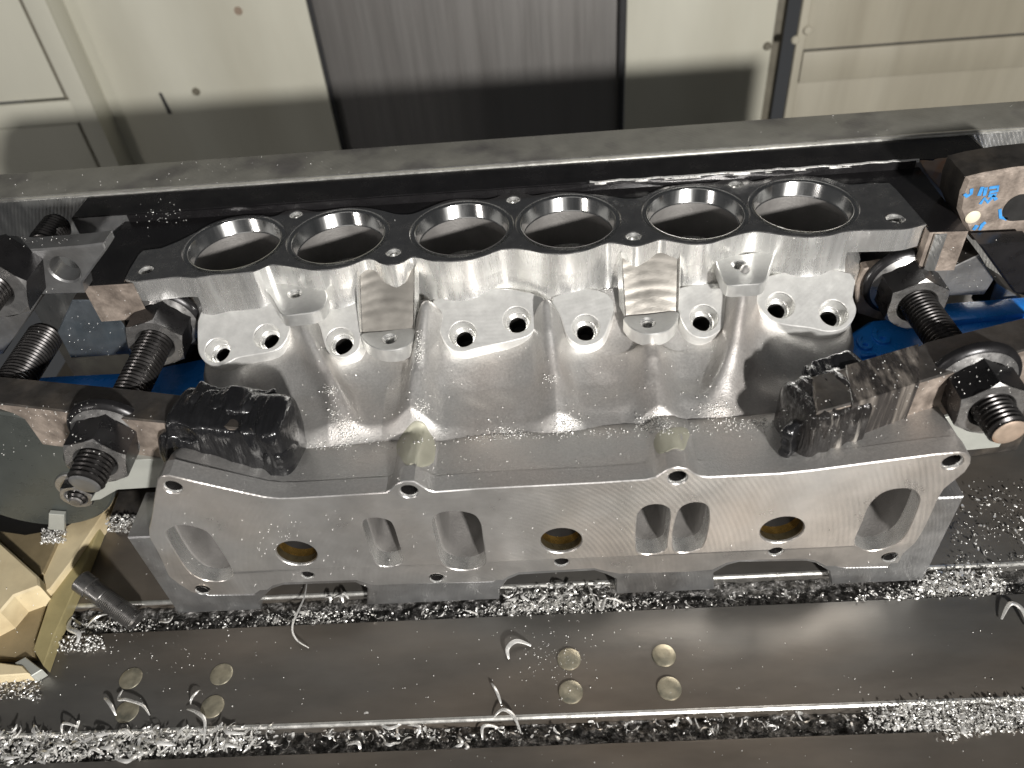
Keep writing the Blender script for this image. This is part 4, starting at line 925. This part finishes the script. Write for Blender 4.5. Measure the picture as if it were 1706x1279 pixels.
# grains gathered on the casting
CL = [(576, 716, 20, 22, 230), (556, 690, 9, 22, 40), (551, 652, 11, 10, 60), (698, 580, 7, 24, 150), (704, 680, 14, 14, 80), (840, 718, 22, 6, 90), (866, 722, 16, 4, 40), (944, 704, 20, 15, 190), (915, 632, 12, 6, 26), (1088, 700, 24, 12, 210), (1098, 712, 16, 8, 110), (1195, 684, 26, 12, 150), (1240, 704, 50, 7, 90), (1010, 478, 6, 12, 60), (1003, 505, 4, 10, 25), (1284, 465, 10, 12, 60), (600, 505, 5, 12, 40), (1380, 705, 30, 10, 60), (480, 742, 8, 6, 30), (520, 742, 40, 5, 60)]
pts = []
for cx, cy, sx, sy, n in CL:
    for _ in range(n):
        p = hit(random.gauss(cx, sx*0.62), random.gauss(cy, sy*0.62)); pts.append(p+np.array([0, -0.2, 0.25]))
for _ in range(330):
    px = random.uniform(480, 1300); py = 742-(px-480)*0.038+random.gauss(0, 5); pts.append(hit(px, py)+np.array([0, 0, .3]))
for _ in range(200): pts.append(hit(random.uniform(500, 1380), random.uniform(570, 735))+np.array([0, 0, .25]))
pts = np.array(pts); V, Fs = cat3(grains(pts, 0.3, 0.85), curls(pts[::4]+[0, 0, .3], .5, 1.2, 5, (.2, .45)))
stuff('swarf_grains', 'fine bright metal grains gathered in the hollows of the casting', V, Fs)
# loose grains elsewhere
pts = []
bpy.context.view_layer.update(); _dg = bpy.context.evaluated_depsgraph_get()
def land(px, py):
    """the surface seen at a pixel, or None where nothing upward or near stands there"""
    d = Vector(ray(px, py)).normalized(); ok, loc, nor, *_ = sc.ray_cast(_dg, Vector(CAM)*MM+d*0.02, d)
    if not ok or loc.y > 0.53 or nor.z < -0.1: return None
    return np.array(loc)/MM+np.array(nor)*0.15
def spr(n, f):
    for _ in range(n):
        p = land(*f())
        if p is not None: pts.append(p)
g = random.gauss; u_ = random.uniform
spr(150, lambda: (u_(60, 1660), u_(1045, 1190))); spr(150, lambda: (g(925, 40), g(1085, 45))); spr(30, lambda: (u_(400, 1700), u_(1240, 1275)))
spr(90, lambda: (g(210, 90), g(1060, 25)))
def onbar(x0, x1): x = u_(x0, x1); return x, 288-0.0715*x+u_(3, 44)
spr(45, lambda: onbar(5, 560)); spr(25, lambda: onbar(400, 1700)); spr(40, lambda: (g(265, 22), g(356, 12)))
spr(20, lambda: (u_(220, 1500), u_(330, 430))); spr(40, lambda: (u_(1400, 1700), u_(600, 660))); spr(50, lambda: (g(110, 70), g(684, 8)))
spr(60, lambda: (u_(0, 250), u_(690, 760))); spr(60, lambda: (u_(1480, 1690), u_(600, 715))); spr(110, lambda: (u_(280, 1500), u_(850, 985)))
spr(50, lambda: (g(480, 25), g(905, 18))); spr(60, lambda: (u_(60, 230), u_(480, 600))); spr(60, lambda: (g(780, 260), g(775, 18)))
spr(25, lambda: (u_(1540, 1660), u_(400, 480))); spr(25, lambda: (g(80, 30), g(398, 5))); spr(40, lambda: (u_(0, 330), u_(900, 1100))); spr(40, lambda: (g(1390, 50), g(700, 25)))
pts = np.array(pts); V, Fs = grains(pts, 0.25, 0.75); stuff('swarf_grains', 'loose bright metal grains sprinkled over the fixture and table', V, Fs)
# larger single shavings
def shaving(label, pts_px, z, w, hgt=3.0, group='long shavings on the table'):
    P = catmull([Zp(x, y, z) for x, y in pts_px], 6, False); n = len(P); V = []; Fs = []
    for i, p in enumerate(P):
        t = P[min(i+1, n-1)]-P[max(i-1, 0)]; t /= np.linalg.norm(t); nr = np.cross(t, [0, 0, 1]); f = i/(n-1); ww = w*(0.35+0.65*math.sin(math.pi*min(0.98, max(0.02, f))))
        lift = np.array([0, 0, 0.5+hgt*math.sin(math.pi*f)])
        for a, b in ((-1, 0), (-0.3, 0.5), (0.6, 0.6), (1, -0.1), (0, -0.3)): V.append(p+lift+nr*a*ww+np.array([0, 0, b*ww]))
    for i in range(n-1):
        for k in range(5): Fs.append((5*i+k, 5*i+(k+1) % 5, 5*i+5+(k+1) % 5, 5*i+5+k))
    return prep(obj('metal_shaving', V, Fs, 'chip', None, loc=tuple(P[0])), label, 'shaving', group)
shaving('thin hooked shaving hanging from the gap onto the front plate', [(512, 968), (508, 1000), (490, 1045), (495, 1068), (515, 1080)], 1.0, 0.7)
shaving('fat crescent shaving lying left of the brass plugs', [(885, 1076), (862, 1072), (846, 1084), (848, 1098)], 0.8, 1.5)
shaving('straight tapering shaving near the bright plate edge', [(818, 1138), (828, 1156), (836, 1176)], 0.6, 0.9)
shaving('bent white shaving folded over the bright plate edge', [(822, 1196), (838, 1186), (856, 1196), (868, 1222)], 0.5, 1.0)
shaving('bent white shaving lying over the gap by the riser arch', [(978, 972), (1000, 1020), (1010, 1000), (1040, 1006)], 1.5, 1.0)
shaving('white shaving leaning across the lower dull plug', [(174, 1162), (188, 1178), (194, 1192)], 1.0, 1.0)
shaving('hooked shaving draped over the lower dull plug', [(205, 1150), (200, 1168), (215, 1170), (240, 1178), (250, 1192)], 1.0, 0.9)
shaving('white shaving pair end beside the second lower dull plug', [(334, 1150), (324, 1166), (318, 1174)], 1.0, 0.9)
shaving('forked shaving standing at the plate edge below the second lower plug', [(312, 1182), (330, 1190), (344, 1205), (340, 1240)], 1.0, 1.0)
shaving('white shaving arching over the loose socket screw foot', [(120, 1030), (118, 1050), (135, 1060), (128, 1075)], 1.0, 1.6)
shaving('straight white shaving in the gap beside the loose screw', [(146, 1044), (165, 1032), (180, 1024)], 1.5, 1.2)
shaving('short bent shaving at the foot of the riser', [(265, 1036), (284, 1040), (290, 1026)], 1.0, 0.9)
shaving('curled shaving on the plate beyond the fine swarf heap', [(1606, 1208), (1600, 1222), (1612, 1230)], 0.8, 1.0)
shaving('large looped shaving at the dark right end of the plate', [(1668, 1032), (1680, 1010), (1700, 1020), (1712, 1045)], 1.0, 1.4)
for k in range(26):
    x = u_(20, 420) if k < 18 else u_(560, 900); y = 1245-(x*0.03)+u_(-22, 22); a = u_(0, 6.28); L = u_(14, 30)
    shaving('bright curled shaving lying on the swarf of the front slot', [(x, y), (x+L*math.cos(a), y+0.7*L*math.sin(a)), (x+1.5*L*math.cos(a+0.7), y+L*math.sin(a+0.7))], u_(0, 2.5) if k < 18 else -4, u_(0.7, 1.3), group='curled shavings in the front slot')
for k in range(10):
    x = u_(850, 1030) if k < 6 else u_(440, 600); y = 1035-(x-300)*.04-u_(5, 40) if k < 6 else u_(990, 1025); a = u_(0, 6.28); L = u_(10, 20)
    shaving('bright curled shaving on the swarf under the riser arches', [(x, y), (x+L*math.cos(a), y+0.7*L*math.sin(a)), (x+1.5*L*math.cos(a+0.7), y+L*math.sin(a+0.7))], 0.5, u_(0.7, 1.2), group='curled shavings under the riser')

for o in sc.objects:
    if 'wloc' in o: del o['wloc']
